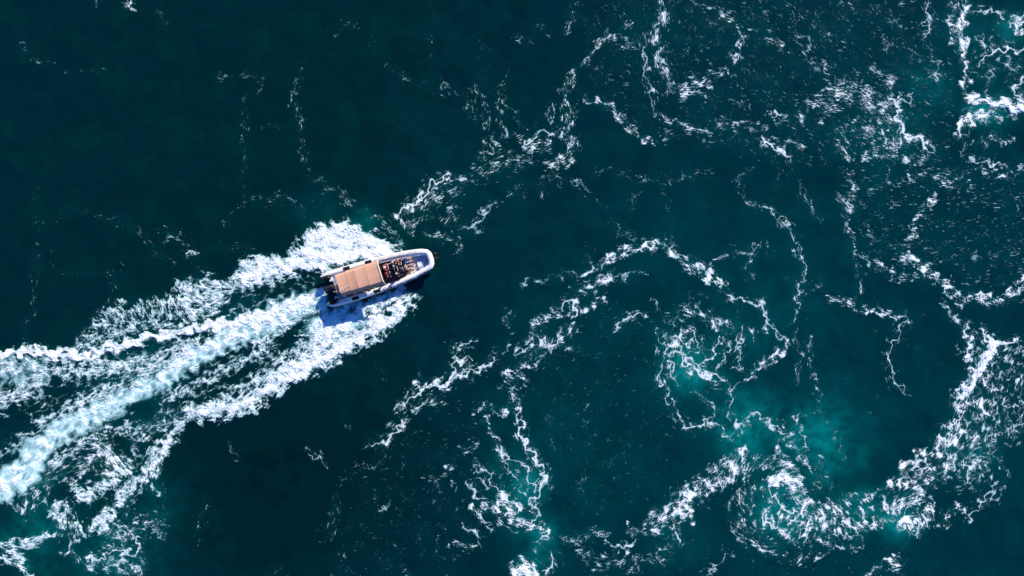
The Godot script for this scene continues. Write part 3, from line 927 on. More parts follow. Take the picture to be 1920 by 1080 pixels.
			if mk > 0.05:
				# churned water behind the motors: rolling clumps with long hairs
				var hair := 2 * grain[here]
				var far := 4.0
				for k in 4:
					var ax := int(ox * far)
					var ay := int(oy * far)
					hair += grain[((y + ay) & 1023) << 10 | ((x + ax) & 1023)] + grain[((y - ay) & 1023) << 10 | ((x - ax) & 1023)]
					far += 4.6
				var hh := clampf((hair / 2550.0 - 0.5) * 2.6 + 0.5, 0.0, 1.0)
				var roll := clampf((lump - 0.2) * 1.5, 0.0, 1.0)
				milk = clampf(mk * (0.34 + 0.52 * roll + 0.34 * (hh - 0.4) + 0.26 * (l1 - 0.4)), 0.0, 1.0)
				var m := clampf((mk * (0.24 + 0.42 * hh + 0.36 * roll + 0.14 * l2) - 0.52) * 2.2, 0.0, 1.0)
				if m > foam:
					foam = m
					height = maxf(height, m * (0.02 + 0.07 * roll))
			if foam < 0.11 and milk < 0.11:
				continue
			var at := y * GW + x
			FV[at] = int(foam * 255.0)
			MV[at] = int(milk * 255.0)
			HV[at] = height
			if x > 3 and y > 3 and x < GW - 4 and y < GH - 4:
				cells[body].append(at)

func chart_water() -> void:
	WC.resize(VW * VH * 3)
	WH.resize(VW * VH)
	var cloud: PackedByteArray = noise.cloud
	var drift: PackedByteArray = noise.drift
	for y in VH:
		for x in VW:
			var i := y * VW + x
			var px := x * 4 + X0
			var py := y * 4 + Y0
			var cx := mini(CW - 1, x * 2)
			var cy := mini(CH - 1, y * 2)
			var c := cy * CW + cx
			var k := cloud[((y * 2) & 1023) << 10 | ((x * 2) & 1023)] / 255.0
			var k2 := cloud[((y * 4 + 300) & 1023) << 10 | ((x * 4) & 1023)] / 255.0
			# deep water, greener over the shoal to the right
			var g := smoothstep(500.0, 1500.0, px + 0.25 * (py - 540)) * (0.7 + 0.5 * k)
			var col := Vector3(0.0005, 0.0180, 0.0174).lerp(Vector3(0.0005, 0.0262, 0.0300), g)
			col *= 0.92 + 0.16 * k2
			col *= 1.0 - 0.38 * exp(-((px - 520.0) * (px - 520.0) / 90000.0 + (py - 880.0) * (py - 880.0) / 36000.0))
			var wind := (y >> 2) * 133 + (x >> 2)
			var sx := int(px - X0 + DX[wind]) + 4096
			var sy := int(py - Y0 + DY[wind]) + 4096
			var k3: float = cloud[((sy * 3) & 1023) << 10 | ((sx * 3) & 1023)] / 255.0
			var t: float = TE[c] * (0.50 + 0.30 * k2 + 0.42 * k3) + minf(DF[c], 0.8) * (0.14 + 0.34 * noise.thread[(sy & 1023) << 10 | (sx & 1023)] / 255.0) + DW[c] * 0.16
			t = clampf(t, 0.0, 1.0)
			col = col.lerp(Vector3(0.004, 0.215, 0.195), t * t * 0.56 + t * 0.13)
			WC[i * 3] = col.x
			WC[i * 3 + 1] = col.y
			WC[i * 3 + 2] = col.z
			var edge := minf(1.0, minf(minf(x, VW - 1 - x), minf(y, VH - 1 - y)) / 12.0)
			var h := (drift[((y * 2) & 1023) << 10 | ((x * 2) & 1023)] - 128) / 128.0 * 0.016 + (k - 0.5) * 0.13 + (drift[((y * 5) & 1023) << 10 | ((x * 5) & 1023)] - 128) / 128.0 * 0.004
			h += (noise.thread[((sy / 2) & 1023) << 10 | ((sx / 3) & 1023)] - 128) / 128.0 * 0.017
			h += minf(DW[c], 1.0) * (0.16 if ID[c] < 4 else 0.04)
			for e in [[1463, 962, 45, .35], [1292, 640, 30, .25], [1702, 974, 18, .3], [1815, 881, 14, .2]]:
				var dd: float = (Vector2(px, py) - Vector2(e[0], e[1])).length_squared() / (e[2] * e[2])
				if dd < 6.0:
					h -= e[3] * exp(-dd)
			WH[i] = h * edge

func calm_water() -> void:                                   # no steps where the churned water begins
	for pass_ in 2:
		var q := WH.duplicate()
		for y in range(1, VH - 1):
			for x in range(1, VW - 1):
				var i := y * VW + x
				WH[i] = (q[i] * 2.0 + q[i - 1] + q[i + 1] + q[i - VW] + q[i + VW]) / 6.0

func water_at(x: float, y: float) -> float:                   # water height at a chart cell
	var fx := clampf(x * 0.25, 0.0, VW - 1.01)
	var fy := clampf(y * 0.25, 0.0, VH - 1.01)
	var i := int(fy) * VW + int(fx)
	var tx := fx - int(fx)
	var ty := fy - int(fy)
	if tx + ty < 1.0:
		return WH[i] + tx * (WH[i + 1] - WH[i]) + ty * (WH[i + VW] - WH[i])
	return WH[i + VW + 1] + (1.0 - tx) * (WH[i + VW] - WH[i + VW + 1]) + (1.0 - ty) * (WH[i + 1] - WH[i + VW + 1])

func surface(v: PackedVector3Array, n: PackedVector3Array, c: PackedColorArray, t: PackedInt32Array, m: Material) -> ArrayMesh:
	var a := []
	a.resize(Mesh.ARRAY_MAX)
	a[Mesh.ARRAY_VERTEX] = v
	a[Mesh.ARRAY_NORMAL] = n
	a[Mesh.ARRAY_COLOR] = c
	a[Mesh.ARRAY_INDEX] = t
	var mesh := ArrayMesh.new()
	mesh.add_surface_from_arrays(Mesh.PRIMITIVE_TRIANGLES, a)
	mesh.surface_set_material(0, m)
	return mesh

func build_water(m: Material) -> void:
	var v := PackedVector3Array()
	var n := PackedVector3Array()
	var c := PackedColorArray()
	var t := PackedInt32Array()
	for y in VH:
		for x in VW:
			var i := y * VW + x
			v.append(Vector3((x * 4 + X0 - 960) * S, WH[i], (y * 4 + Y0 - 540) * S))
			var gx := WH[y * VW + mini(x + 1, VW - 1)] - WH[y * VW + maxi(x - 1, 0)]
			var gy := WH[mini(y + 1, VH - 1) * VW + x] - WH[maxi(y - 1, 0) * VW + x]
			n.append(Vector3(-gx, 8.0 * S, -gy).normalized())
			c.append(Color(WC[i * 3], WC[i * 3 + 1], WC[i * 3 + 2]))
			if x < VW - 1 and y < VH - 1:
				t.append_array([i, i + 1, i + VW, i + 1, i + VW + 1, i + VW])
	# the sea round about, out to the horizon
	var rim := []
	for x in VW:
		rim.append(x)
	for y in range(1, VH):
		rim.append(y * VW + VW - 1)
	for x in range(VW - 2, -1, -1):
		rim.append((VH - 1) * VW + x)
	for y in range(VH - 2, 0, -1):
		rim.append(y * VW)
	var prev := rim
	for ring in [1.15, 1.5, 2.5, 6.0, 20.0, 80.0]:
		var cur := []
		for k in rim.size():
			var p: Vector3 = v[rim[k]]
			cur.append(v.size())
			v.append(Vector3(p.x * ring, 0.0, p.z * ring))
			n.append(Vector3.UP)
			var q: Color = c[rim[k]]
			c.append(q.lerp(Color(0.0009, 0.026, 0.032), minf(1.0, (ring - 1.0) * 1.2)))
		for k in rim.size():
			var k2 := (k + 1) % rim.size()
			t.append_array([prev[k], cur[k], prev[k2], prev[k2], cur[k], cur[k2]])
		prev = cur
	var o := MeshInstance3D.new()
	o.name = "water"
	o.mesh = surface(v, n, c, t, m)
	o.set_meta("kind", "structure")
	o.set_meta("label", "deep teal tidal water with pale turquoise patches round the swirls")
	add_child(o, true)

func build_foam(m: Material, fine: int) -> void:
	var names := foam_bodies()
	var index := PackedInt32Array()
	index.resize(GW * GH)
	var step := S / fine
	for b in names.size():
		if cells[b].is_empty():
			continue
		var v := PackedVector3Array()
		var n := PackedVector3Array()
		var c := PackedColorArray()
		var t := PackedInt32Array()
		index.fill(-1)
		var list: PackedInt32Array = cells[b]
		for at in list:
			for k in [at, at + 1, at + GW, at + GW + 1]:
				if index[k] < 0:
					index[k] = v.size()
					var px: float = float(k % GW) / fine
					var py: float = float(k / GW) / fine
					v.append(Vector3((px + X0 - 960) * S, water_at(px, py) + 0.006 + HV[k], (py + Y0 - 540) * S))
					n.append(Vector3(HV[k - 1] - HV[k + 1], 2.0 * step, HV[k - GW] - HV[k + GW]).normalized())
					var w := ((int(py) >> 2) * VW + (int(px) >> 2)) * 3
					# thin films let the water show through: dark water, then aerated water, then white
					var milk: float = MV[k] / 255.0
					var base := Color(WC[w], WC[w + 1], WC[w + 2]).lerp(Color(0.10, 0.37, 0.38), minf(1.0, milk * 2.2)).lerp(Color(0.62, 0.83, 0.84), clampf((milk - 0.12) * 1.9, 0.0, 1.0))
					c.append(base.lerp(Color(0.17, 0.40, 0.41), minf(1.0, FV[k] / 130.0) * clampf(1.0 - milk * 2.5, 0.0, 1.0)).lerp(Color(0.82, 0.85, 0.855), clampf((FV[k] - 72) / 176.0, 0.0, 1.0)))
			t.append_array([index[at], index[at + 1], index[at + GW], index[at + 1], index[at + GW + 1], index[at + GW]])
		print(names[b][0], " ", t.size() / 3)
		var o := MeshInstance3D.new()
		o.name = numbered(names[b][0])
		o.mesh = surface(v, n, c, t, m)
		o.set_meta("label", names[b][1])
		o.set_meta("category", "foam")
		if names[b].size() > 2:
			o.set_meta("kind", names[b][2])
		add_child(o, true)

func foam_bodies() -> Array:
	return [["foam_flecks", "thin white flecks and faint lines scattered over the open water", "stuff"],
		["bow_wave", "ragged white wave thrown out on the port side of the speeding boat"],
		["bow_wave", "white wave in the shade of the boat trailing off to the lower left"],
		["motor_wash", "smooth pale wash with a bright crest straight behind the motors"],
		["whirlpool_foam", "large foam swirl round a white core beside the turquoise water"],
		["foam_band", "broad lacy band of foam with a bright crest running down the right side"],
		["whirlpool_foam", "small bright pinwheel of foam with a solid white centre"],
		["whirlpool_foam", "open swirl of thin foam arms around a small white loop"],
		["foam_swirl", "long looped foam filaments joining in a thick white knot below"],
		["foam_streak", "long diagonal foam streak with a crisp leading line off the starboard bow"],
		["foam_streak", "spangled foam streak running up and away from the bow"],
		["foam_cross", "two dense white foam streaks crossing in the top right corner"],
		["foam_ring", "loose ring of short foam dashes in calm dark water at the top"],
		["foam_arc", "curved foam filament bending over dark water right of the boat"],
		["foam_patch", "small detached lens of foam near the bottom edge"],
		["foam_dashes", "field of many short foam dashes and threads left of the foam cross", "stuff"],
		["foam_band", "narrow foam band with a tiny curl leading into the big whirlpool"]]
# ---------------------------------------------------------------- mesh helpers
var taken := {}

func numbered(called: String) -> String:
	if not taken.has(called):
		taken[called] = 0
		return called
	taken[called] += 1
	return "%s_%03d" % [called, taken[called]]

func part(parent: Node, called: String, mesh: Mesh, m: Material, at := Transform3D.IDENTITY) -> MeshInstance3D:
	var o := MeshInstance3D.new()
	o.name = called
	o.mesh = mesh
	o.material_override = m
	o.transform = at
	parent.add_child(o, true)
	return o

func paint_material(c: Color, rough: float, spec := 0.5, metal := 0.0) -> StandardMaterial3D:
	var m := StandardMaterial3D.new()
	m.albedo_color = c.linear_to_srgb()
	m.roughness = rough
	m.metallic_specular = spec
	m.metallic = metal
	return m

func finish(v: PackedVector3Array, t: PackedInt32Array, colors := PackedColorArray()) -> ArrayMesh:
	var volume := 0.0
	var mid := Vector3.ZERO
	for p in v:
		mid += p
	mid /= maxf(1.0, v.size())
	var n := PackedVector3Array()
	n.resize(v.size())
	for i in range(0, t.size(), 3):
		var a := v[t[i]]
		var k := (v[t[i + 2]] - a).cross(v[t[i + 1]] - a)
		volume += (a - mid).dot(k)
		n[t[i]] += k
		n[t[i + 1]] += k
		n[t[i + 2]] += k
	if volume < 0.0:
		for i in range(0, t.size(), 3):
			var s := t[i]
			t[i] = t[i + 1]
			t[i + 1] = s
	for i in n.size():
		n[i] = (n[i] * (-1.0 if volume < 0.0 else 1.0)).normalized()
	var a := []
	a.resize(Mesh.ARRAY_MAX)
	a[Mesh.ARRAY_VERTEX] = v
	a[Mesh.ARRAY_NORMAL] = n
	if colors.size():
		a[Mesh.ARRAY_COLOR] = colors
	a[Mesh.ARRAY_INDEX] = t
	var mesh := ArrayMesh.new()
	mesh.add_surface_from_arrays(Mesh.PRIMITIVE_TRIANGLES, a)
	return mesh

func loft(rings: Array, closed := true, caps := true) -> ArrayMesh:
	var v := PackedVector3Array()
	var t := PackedInt32Array()
	var k: int = rings[0].size()
	for r in rings:
		for p in r:
			v.append(p)
	for i in rings.size() - 1:
		for j in (k if closed else k - 1):
			var a := i * k + j
			var b := i * k + (j + 1) % k
			t.append_array([a, b, a + k, b, b + k, a + k])
	if caps:
		for e in [0, rings.size() - 1]:
			var c := Vector3.ZERO
			for p in rings[e]:
				c += p
			var at := v.size()
			v.append(c / k)
			for p in rings[e]:
				v.append(p)
			for j in k:
				if e == 0:
					t.append_array([at, at + 1 + (j + 1) % k, at + 1 + j])
				else:
					t.append_array([at, at + 1 + j, at + 1 + (j + 1) % k])
	return finish(v, t)

func round_box(size: Vector3, r: float) -> ArrayMesh:
	var h := size * 0.5
	r = minf(r, minf(h.x, minf(h.y, h.z)) * 0.98)
	var v := PackedVector3Array()
	var t := PackedInt32Array()
	for axis in 3:
		for side in [-1.0, 1.0]:
			var u := (axis + 1) % 3
			var w := (axis + 2) % 3
			var at := v.size()
			for i in 4:
				for j in 4:
					var p := Vector3.ZERO
					p[axis] = side * h[axis]
					p[u] = [-h[u], -h[u] + r * 0.6, h[u] - r * 0.6, h[u]][i]
					p[w] = [-h[w], -h[w] + r * 0.6, h[w] - r * 0.6, h[w]][j]
					var q := p.clamp(-h + Vector3.ONE * r, h - Vector3.ONE * r)
					v.append(q + (p - q).normalized() * r)
			for i in 3:
				for j in 3:
					var a := at + i * 4 + j
					if side > 0:
						t.append_array([a, a + 1, a + 4, a + 1, a + 5, a + 4])
					else:
						t.append_array([a, a + 4, a + 1, a + 1, a + 4, a + 5])
	return finish(v, t)

func sweep(path: Array, radii: Array, sides := 14) -> ArrayMesh:
	var rings := []
	var up := Vector3.UP
	for i in path.size():
		var d: Vector3 = (path[mini(i + 1, path.size() - 1)] - path[maxi(i - 1, 0)]).normalized()
		if absf(d.dot(up)) > 0.95:
			up = Vector3.RIGHT
		var s := d.cross(up).normalized()
		var n := s.cross(d)
		up = n
		var ring := PackedVector3Array()
		var r: float = radii[mini(i, radii.size() - 1)]
		for k in sides:
			var a := TAU * k / sides
			ring.append(path[i] + s * cos(a) * r + n * sin(a) * r)
		rings.append(ring)
	return loft(rings)

func curve(p: Array, n: int) -> Array:
	var out := []
	for i in p.size() - 1:
		var b: Vector3 = p[i]
		var c: Vector3 = p[i + 1]
		var a: Vector3 = p[i - 1] if i > 0 else b * 2 - c
		var d: Vector3 = p[i + 2] if i < p.size() - 2 else c * 2 - b
		for k in n:
			out.append(b.cubic_interpolate(c, a, d, float(k) / n))
	out.append(p[-1])
	return out

func joined(pieces: Array) -> ArrayMesh:              # [mesh, transform] pairs in one mesh
	var st := SurfaceTool.new()
	st.begin(Mesh.PRIMITIVE_TRIANGLES)
	for q in pieces:
		st.append_from(q[0], 0, q[1])
	return st.commit()

func moved(p: Vector3, turn := Vector3.ZERO) -> Transform3D:
	return Transform3D(Basis.from_euler(turn), p)

# ---------------------------------------------------------------- the boat: x runs forward, z to starboard, y = 0 is the water
const TUBE_R := 0.235

func tube_line(x: float) -> Vector3:                    # middle of the starboard tube at a station
	var xs := [-0.15, 1.0, 3.0, 4.5, 5.6, 6.6, 7.4, 8.1, 8.6, 8.95]
	var zs := [1.25, 1.27, 1.26, 1.21, 1.15, 1.07, 0.98, 0.86, 0.75, 0.62]
	var i := 0
	while i < 8 and x > xs[i + 1]:
		i += 1
	var t: float = clampf((x - xs[i]) / (xs[i + 1] - xs[i]), 0.0, 1.0)
	var z := cubic_interpolate(zs[i], zs[i + 1], zs[maxi(i - 1, 0)], zs[mini(i + 2, 9)], t)
	return Vector3(x, tube_y(x), z)

func tube_y(x: float) -> float:
	return 0.62 + 0.36 * pow(clampf((x - 2.5) / 6.7, 0.0, 1.0), 1.5)

func tube_point(x: float, side: float, angle: float, lift: float) -> Transform3D:   # a place on the tube's skin; angle 0 is its crown, positive outboard
	var c := tube_line(x)
	var c2 := tube_line(x + 0.05)
	c.z *= side
	c2.z *= side
	var d := (c2 - c).normalized()
	var out := d.cross(Vector3.UP).normalized() * side
	var n := (Vector3.UP * cos(angle) + out * sin(angle)).normalized()
	n = (n - d * n.dot(d)).normalized()
	var o := c + n * (TUBE_R + lift)
	return Transform3D(Basis(d, n, d.cross(n)), o)

func build_boat() -> Node3D:
	var b := Node3D.new()
	b.name = "inflatable_boat"
	add_child(b, true)
	b.set_meta("label", "white rigid inflatable tour boat with tan canopy and three black outboard motors")
	b.set_meta("category", "boat")
	b.transform = Transform3D(Basis.from_euler(Vector3(0, deg_to_rad(17.0), deg_to_rad(1.2))), Vector3((617.7 - 960) * S - 0.03, 0.10, (547.4 - 540) * S - 0.1))

	var weave := FastNoiseLite.new()
	weave.seed = 31
	weave.frequency = 0.03
	var wt := NoiseTexture2D.new()
	wt.noise = weave
	wt.width = 256
	wt.height = 256
	wt.seamless = true
	var rubber := paint_material(Color(0.80, 0.79, 0.76), 0.55)
	var gel := paint_material(Color(0.62, 0.61, 0.62), 0.4)
	var grey := paint_material(Color(0.32, 0.31, 0.33), 0.5)
	var black := paint_material(Color(0.012, 0.012, 0.013), 0.75, 0.3)
	var cowl := paint_material(Color(0.022, 0.018, 0.018), 0.32)
	var dark := paint_material(Color(0.02, 0.02, 0.023), 0.6)
	var steel := paint_material(Color(0.78, 0.77, 0.75), 0.35)
	var canvas := paint_material(Color(0.68, 0.375, 0.24), 0.9, 0.25)
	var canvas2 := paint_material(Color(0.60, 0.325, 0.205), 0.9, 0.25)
	for c in [canvas, canvas2]:
		c.heightmap_enabled = true
		c.heightmap_texture = wt
		c.heightmap_scale = 0.35
		c.uv1_triplanar = true
		c.uv1_scale = Vector3(0.9, 0.9, 0.9)
	var cream := paint_material(Color(0.74, 0.62, 0.50), 0.85, 0.3)
	var bowblue := paint_material(Color(0.38, 0.42, 0.52), 0.5)

	# inflatable collar
	var path := []
	var radii := []
	var stations := [-0.16, -0.1, 0.05, 0.25, 0.5, 1.0, 2.0, 3.0, 4.0, 4.8, 5.6, 6.2, 6.8, 7.3, 7.8, 8.2, 8.55, 8.8, 8.95]
	for x in stations:
		var p := tube_line(x)
		path.append(Vector3(p.x, p.y, -p.z))
		radii.append(TUBE_R * clampf(sqrt((x + 0.175) / 0.75), 0.12, 1.0))
	for z in [-0.42, -0.2, 0.0, 0.2, 0.42]:
		path.append(Vector3(9.14 - 0.25 * z * z, tube_y(9.1), z))
		radii.append(TUBE_R + 0.01)
	for i in range(stations.size() - 1, -1, -1):
		path.append(tube_line(stations[i]))
		radii.append(radii[i])
	part(b, "inflatable_tube", sweep(path, radii, 22), rubber)
	# rubbing strakes and chafing pads
	for side in [-1.0, 1.0]:
		var rail := []
		for k in 41:
			rail.append(tube_point(0.2 + k * 0.2135, side, 1.75, 0.0).origin)
		part(b, "rub_rail", sweep(rail, [0.028], 6), grey)
		for x in [2.2, 4.1]:
			var rings := []
			for k in 5:
				var ring := PackedVector3Array()
				for q in 9:
					ring.append(tube_point(x - 0.29 + k * 0.145, side, -0.62 + q * 0.155 + 0.35 * (0.3 if side < 0 else 0.6), 0.008).origin)
				for q in range(8, -1, -1):
					ring.append(tube_point(x - 0.29 + k * 0.145, side, -0.62 + q * 0.155 + 0.35 * (0.3 if side < 0 else 0.6), -0.01).origin)
				rings.append(ring)
			var pad := part(b, "tube_pad", loft(rings), black)
			var ribs := []
			for q in 6:
				var rib := []
				for k in 3:
					rib.append(tube_point(x - 0.25 + k * 0.25, side, -0.5 + q * 0.2 + 0.35 * (0.3 if side < 0 else 0.6), 0.012).origin)
				ribs.append([sweep(rib, [0.008], 5), Transform3D.IDENTITY])
			part(pad, "tread_rib", joined(ribs), dark)
	# seams where the collar's chambers are glued
	for side in [-1.0, 1.0]:
		for x in [1.3, 3.15, 5.1, 6.6, 8.0]:
			var rings := []
			for k in 2:
				var ring := PackedVector3Array()
				for q in 17:
					ring.append(tube_point(x + k * 0.05, side, -1.9 + q * 0.2375, 0.003).origin)
				rings.append(ring)
			part(b, "tube_seam", loft(rings, false, false), paint_material(Color(0.66, 0.65, 0.63), 0.6))
	# lettering along both sides of the bow
	letters(b, 1.0, "QUINET AIRY PARTI CARIBM", 4.62, 8.6, 0.95, 0.27, paint_material(Color(0.012, 0.025, 0.12), 0.5))
	letters(b, -1.0, "QUINET AIRY PARTI CARIBM", 4.62, 8.3, 0.15, 0.20, paint_material(Color(0.62, 0.56, 0.42), 0.6))

	# hull under the collar
	var hull := []
	for x in [0.72, 2.0, 4.0, 5.5, 6.6, 7.5, 8.2, 8.7, 8.98]:
		var w: float = tube_line(x).z
		var y := tube_y(x)
		var rise: float = pow(clampf((x - 4.0) / 5.0, 0.0, 1.0), 2.0)
		var ring := PackedVector3Array()
		ring.append(Vector3(x, y, -w))
		ring.append(Vector3(x, lerpf(0.06, y - 0.2, rise), -w * 0.86))
		ring.append(Vector3(x, lerpf(-0.18, y - 0.32, rise), -w * 0.45))
		ring.append(Vector3(x, lerpf(-0.42, y - 0.4, rise), 0))
		ring.append(Vector3(x, lerpf(-0.18, y - 0.32, rise), w * 0.45))
		ring.append(Vector3(x, lerpf(0.06, y - 0.2, rise), w * 0.86))
		ring.append(Vector3(x, y, w))
		ring.append(Vector3(x, minf(y - 0.05, 0.36 + rise * 0.2), w * 0.8))
		ring.append(Vector3(x, minf(y - 0.05, 0.36 + rise * 0.2), -w * 0.8))
		hull.append(ring)
	part(b, "hull", loft(hull), gel)
	# side decks inside the collar
	for side in [-1.0, 1.0]:
		var rings := []
		for k in 37:
			var x := 0.95 + k * 0.218
			var c: Vector3 = tube_line(x)
			var zo: float = (c.z - 0.06) * side
			var zi: float = (c.z - (0.33 if side < 0.0 else 0.24)) * side
			var y := c.y + 0.08
			rings.append(PackedVector3Array([Vector3(x, y, zo), Vector3(x, y + 0.015, zi + 0.03 * side), Vector3(x, y - 0.03, zi), Vector3(x, 0.40, zi), Vector3(x, 0.40, zo)]))
		part(b, "side_deck", loft(rings), gel)
	# deck boards
	var teaks := [paint_material(Color(0.22, 0.115, 0.085), 0.7), paint_material(Color(0.165, 0.088, 0.062), 0.72), paint_material(Color(0.215, 0.12, 0.085), 0.7)]
	var grain := FastNoiseLite.new()
	grain.seed = 12
	grain.frequency = 0.02
	var gt := NoiseTexture2D.new()
	gt.noise = grain
	gt.width = 256
	gt.height = 256
	gt.seamless = true
	for m in teaks:
		m.heightmap_enabled = true
		m.heightmap_texture = gt
		m.heightmap_scale = 0.4
		m.uv1_triplanar = true
		m.uv1_scale = Vector3(0.6, 3.0, 6.0)
	for k in 13:
		var z := -0.90 + k * 0.15
		var x2 := 7.95
		while x2 > 5.0 and absf(z) + 0.075 > tube_line(x2).z - 0.33:
			x2 -= 0.05
		var board := round_box(Vector3(x2 - 0.95, 0.04, 0.142), 0.008)
		part(b, "deck_board", board, teaks[(k * 7) % 3], moved(Vector3((x2 + 0.95) * 0.5, 0.44 + 0.001 * (k % 3), z)))
	part(b, "deck_base", round_box(Vector3(6.6, 0.05, 1.98), 0.01), teaks[1], moved(Vector3(4.2, 0.39, 0)))
	# raised bow locker with its hatch, samson post and cleat
	var lid := []
	for x in [7.95, 8.2, 8.5, 8.8, 8.95]:
		var w: float = tube_line(x).z - 0.12
		var y: float = 0.60 + (x - 7.95) * 0.06
		lid.append(PackedVector3Array([Vector3(x, y, -w), Vector3(x, y + 0.02, -w + 0.06), Vector3(x, y + 0.02, w - 0.06), Vector3(x, y, w), Vector3(x, 0.42, w * 0.9), Vector3(x, 0.42, -w * 0.9)]))
	var locker := part(b, "bow_locker", loft(lid), bowblue)
	part(locker, "hatch", round_box(Vector3(0.36, 0.03, 0.5), 0.012), bowblue, moved(Vector3(8.3, 0.655, -0.1), Vector3(0, 0, 0.06)))
	part(locker, "hatch_latch", round_box(Vector3(0.10, 0.04, 0.09), 0.012), dark, moved(Vector3(8.24, 0.69, -0.14)))
	part(locker, "samson_post", round_box(Vector3(0.09, 0.2, 0.09), 0.02), steel, moved(Vector3(8.66, 0.75, -0.12)))
	part(locker, "mooring_cleat", round_box(Vector3(0.07, 0.06, 0.26), 0.025), dark, moved(Vector3(8.76, 0.72, -0.03)))
	part(locker, "deck_vent", sweep([Vector3(8.62, 0.63, 0.17), Vector3(8.62, 0.71, 0.17)], [0.045], 12), dark)
	var pad := []
	for y in [0.62, 0.72]:
		pad.append(PackedVector3Array([Vector3(7.92, y, 0.0), Vector3(8.1, y, 0.03), Vector3(8.28, y, 0.22), Vector3(8.2, y, 0.34), Vector3(8.0, y, 0.42), Vector3(7.93, y, 0.3)]))
	part(b, "white_cushion", loft(pad), rubber)
	# black rollers that stick out over the bow
	for z in [-0.26, 0.12]:
		var roller := part(b, "bow_roller", sweep([Vector3(9.2, 0.88, z), Vector3(9.42, 0.86, z), Vector3(9.66, 0.80, z), Vector3(9.82, 0.72, z)], [0.10, 0.14, 0.13, 0.06], 12), black)
		part(roller, "roller_pin", sweep([Vector3(9.62, 0.89, z - 0.15), Vector3(9.62, 0.89, z + 0.15)], [0.025], 8), dark)
	part(b, "bow_bracket", round_box(Vector3(0.3, 0.05, 0.62), 0.02), dark, moved(Vector3(9.28, 0.72, -0.07)))

	# transom and swim platform
	part(b, "transom", round_box(Vector3(0.14, 0.62, 2.1), 0.03), grey, moved(Vector3(0.80, 0.36, 0)))
	part(b, "aft_deck", round_box(Vector3(0.62, 0.06, 2.0), 0.02), grey, moved(Vector3(1.12, 0.62, 0)))
	part(b, "battery_box", round_box(Vector3(0.3, 0.16, 0.42), 0.03), dark, moved(Vector3(1.12, 0.74, 0.42)))
	part(b, "stern_cleat", round_box(Vector3(0.07, 0.06, 0.16), 0.02), steel, moved(Vector3(1.24, 0.68, 0.1)))
	part(b, "stern_cleat", round_box(Vector3(0.07, 0.06, 0.16), 0.02), steel, moved(Vector3(0.82, 0.70, 0.82)))
	part(b, "rigging_hose", sweep(curve([Vector3(0.7, 0.95, -0.1), Vector3(0.92, 1.02, 0.1), Vector3(1.05, 0.86, 0.32), Vector3(1.12, 0.72, 0.4)], 6), [0.035], 8), dark)
	part(b, "rigging_hose", sweep(curve([Vector3(0.62, 0.9, 0.92), Vector3(0.8, 0.98, 0.75), Vector3(1.0, 0.85, 0.6), Vector3(1.12, 0.72, 0.5)], 6), [0.03], 8), dark)
	part(b, "stern_step", round_box(Vector3(0.34, 0.03, 0.36), 0.012), steel, moved(Vector3(0.66, 0.66, -0.83)))
	part(b, "stern_step", round_box(Vector3(0.26, 0.03, 0.2), 0.012), steel, moved(Vector3(0.64, 0.67, 0.78)))

	# three motors on the transom
	motor(b, Vector3(0.36, 0.0, -0.12), 1.0, cowl, dark, steel)
	motor(b, Vector3(0.40, -0.06, -1.0), 0.78, black, dark, steel)
	motor(b, Vector3(0.42, -0.06, 1.08), 0.78, black, dark, steel)

	# canopy: four canvas panels over hoops
	var ends := [[1.50, 2.36, 0.70, 0.885, 2.30, 2.33], [2.36, 3.08, 0.735, 0.93, 2.345, 2.36], [3.08, 4.02, 0.75, 0.935, 2.375, 2.40], [4.02, 5.06, 0.775, 0.955, 2.415, 2.45]]
	for k in 4:
		var e: Array = ends[k]
		var rings := []
		var starboard := []
		var port := []
		for q in 7:
			var u := q / 6.0
			var x: float = lerpf(e[0] + 0.004, e[1] - 0.004, u)
			var w: float = e[2]
			var o: float = e[3]
			var y: float = lerpf(e[4], e[5], u) - 0.022 * sin(u * PI)
			var s := 0.012 * sin(u * PI)
			var drop := 0.30 + 0.015 * sin(u * TAU + k)
			var ring := PackedVector3Array()
			for z in [[-w - 0.03, -0.055], [-w + 0.05, -0.012], [-w * 0.5, 0.012], [0.0, 0.02], [w * 0.5, 0.012], [w - 0.05, -0.012], [w + 0.03, -0.055], [w + 0.02, -0.065], [w - 0.06, -0.024], [0.0, 0.008], [-w + 0.06, -0.024], [-w - 0.02, -0.065]]:
				ring.append(Vector3(x, y + z[1], z[0] - 0.05))
			var hang := PackedVector3Array()
			for z in [[w + 0.034, -0.056], [w + 0.11, -drop * 0.55], [o + 0.10 - s, -drop * 1.25], [o + 0.088 - s, -drop * 1.25], [w + 0.098, -drop * 0.55], [w + 0.022, -0.066]]:
				hang.append(Vector3(x, y + z[1], z[0] - 0.05))
			starboard.append(hang)
			hang = PackedVector3Array()
			for z in [[-w - 0.034, -0.056], [-o + s + 0.01, -drop * 0.55], [-o + s, -drop], [-o + s + 0.012, -drop], [-o + s + 0.022, -drop * 0.55], [-w - 0.022, -0.066]]:
				hang.append(Vector3(x, y + z[1], z[0] - 0.05))
			port.append(hang)
			rings.append(ring)
		var panel := part(b, "canvas_panel", loft(rings), canvas2 if k == 1 else canvas)
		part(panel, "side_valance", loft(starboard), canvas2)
		part(panel, "side_valance", loft(port), canvas)
		for z in ([-0.4, 0.36] if k == 3 else [0.1]):
			part(panel, "canvas_seam", sweep([Vector3(e[0] + 0.03, e[4] + 0.014, z), Vector3((e[0] + e[1]) * 0.5, (e[4] + e[5]) * 0.5 - 0.008, z), Vector3(e[1] - 0.03, e[5] + 0.014, z)], [0.007], 5), canvas2)
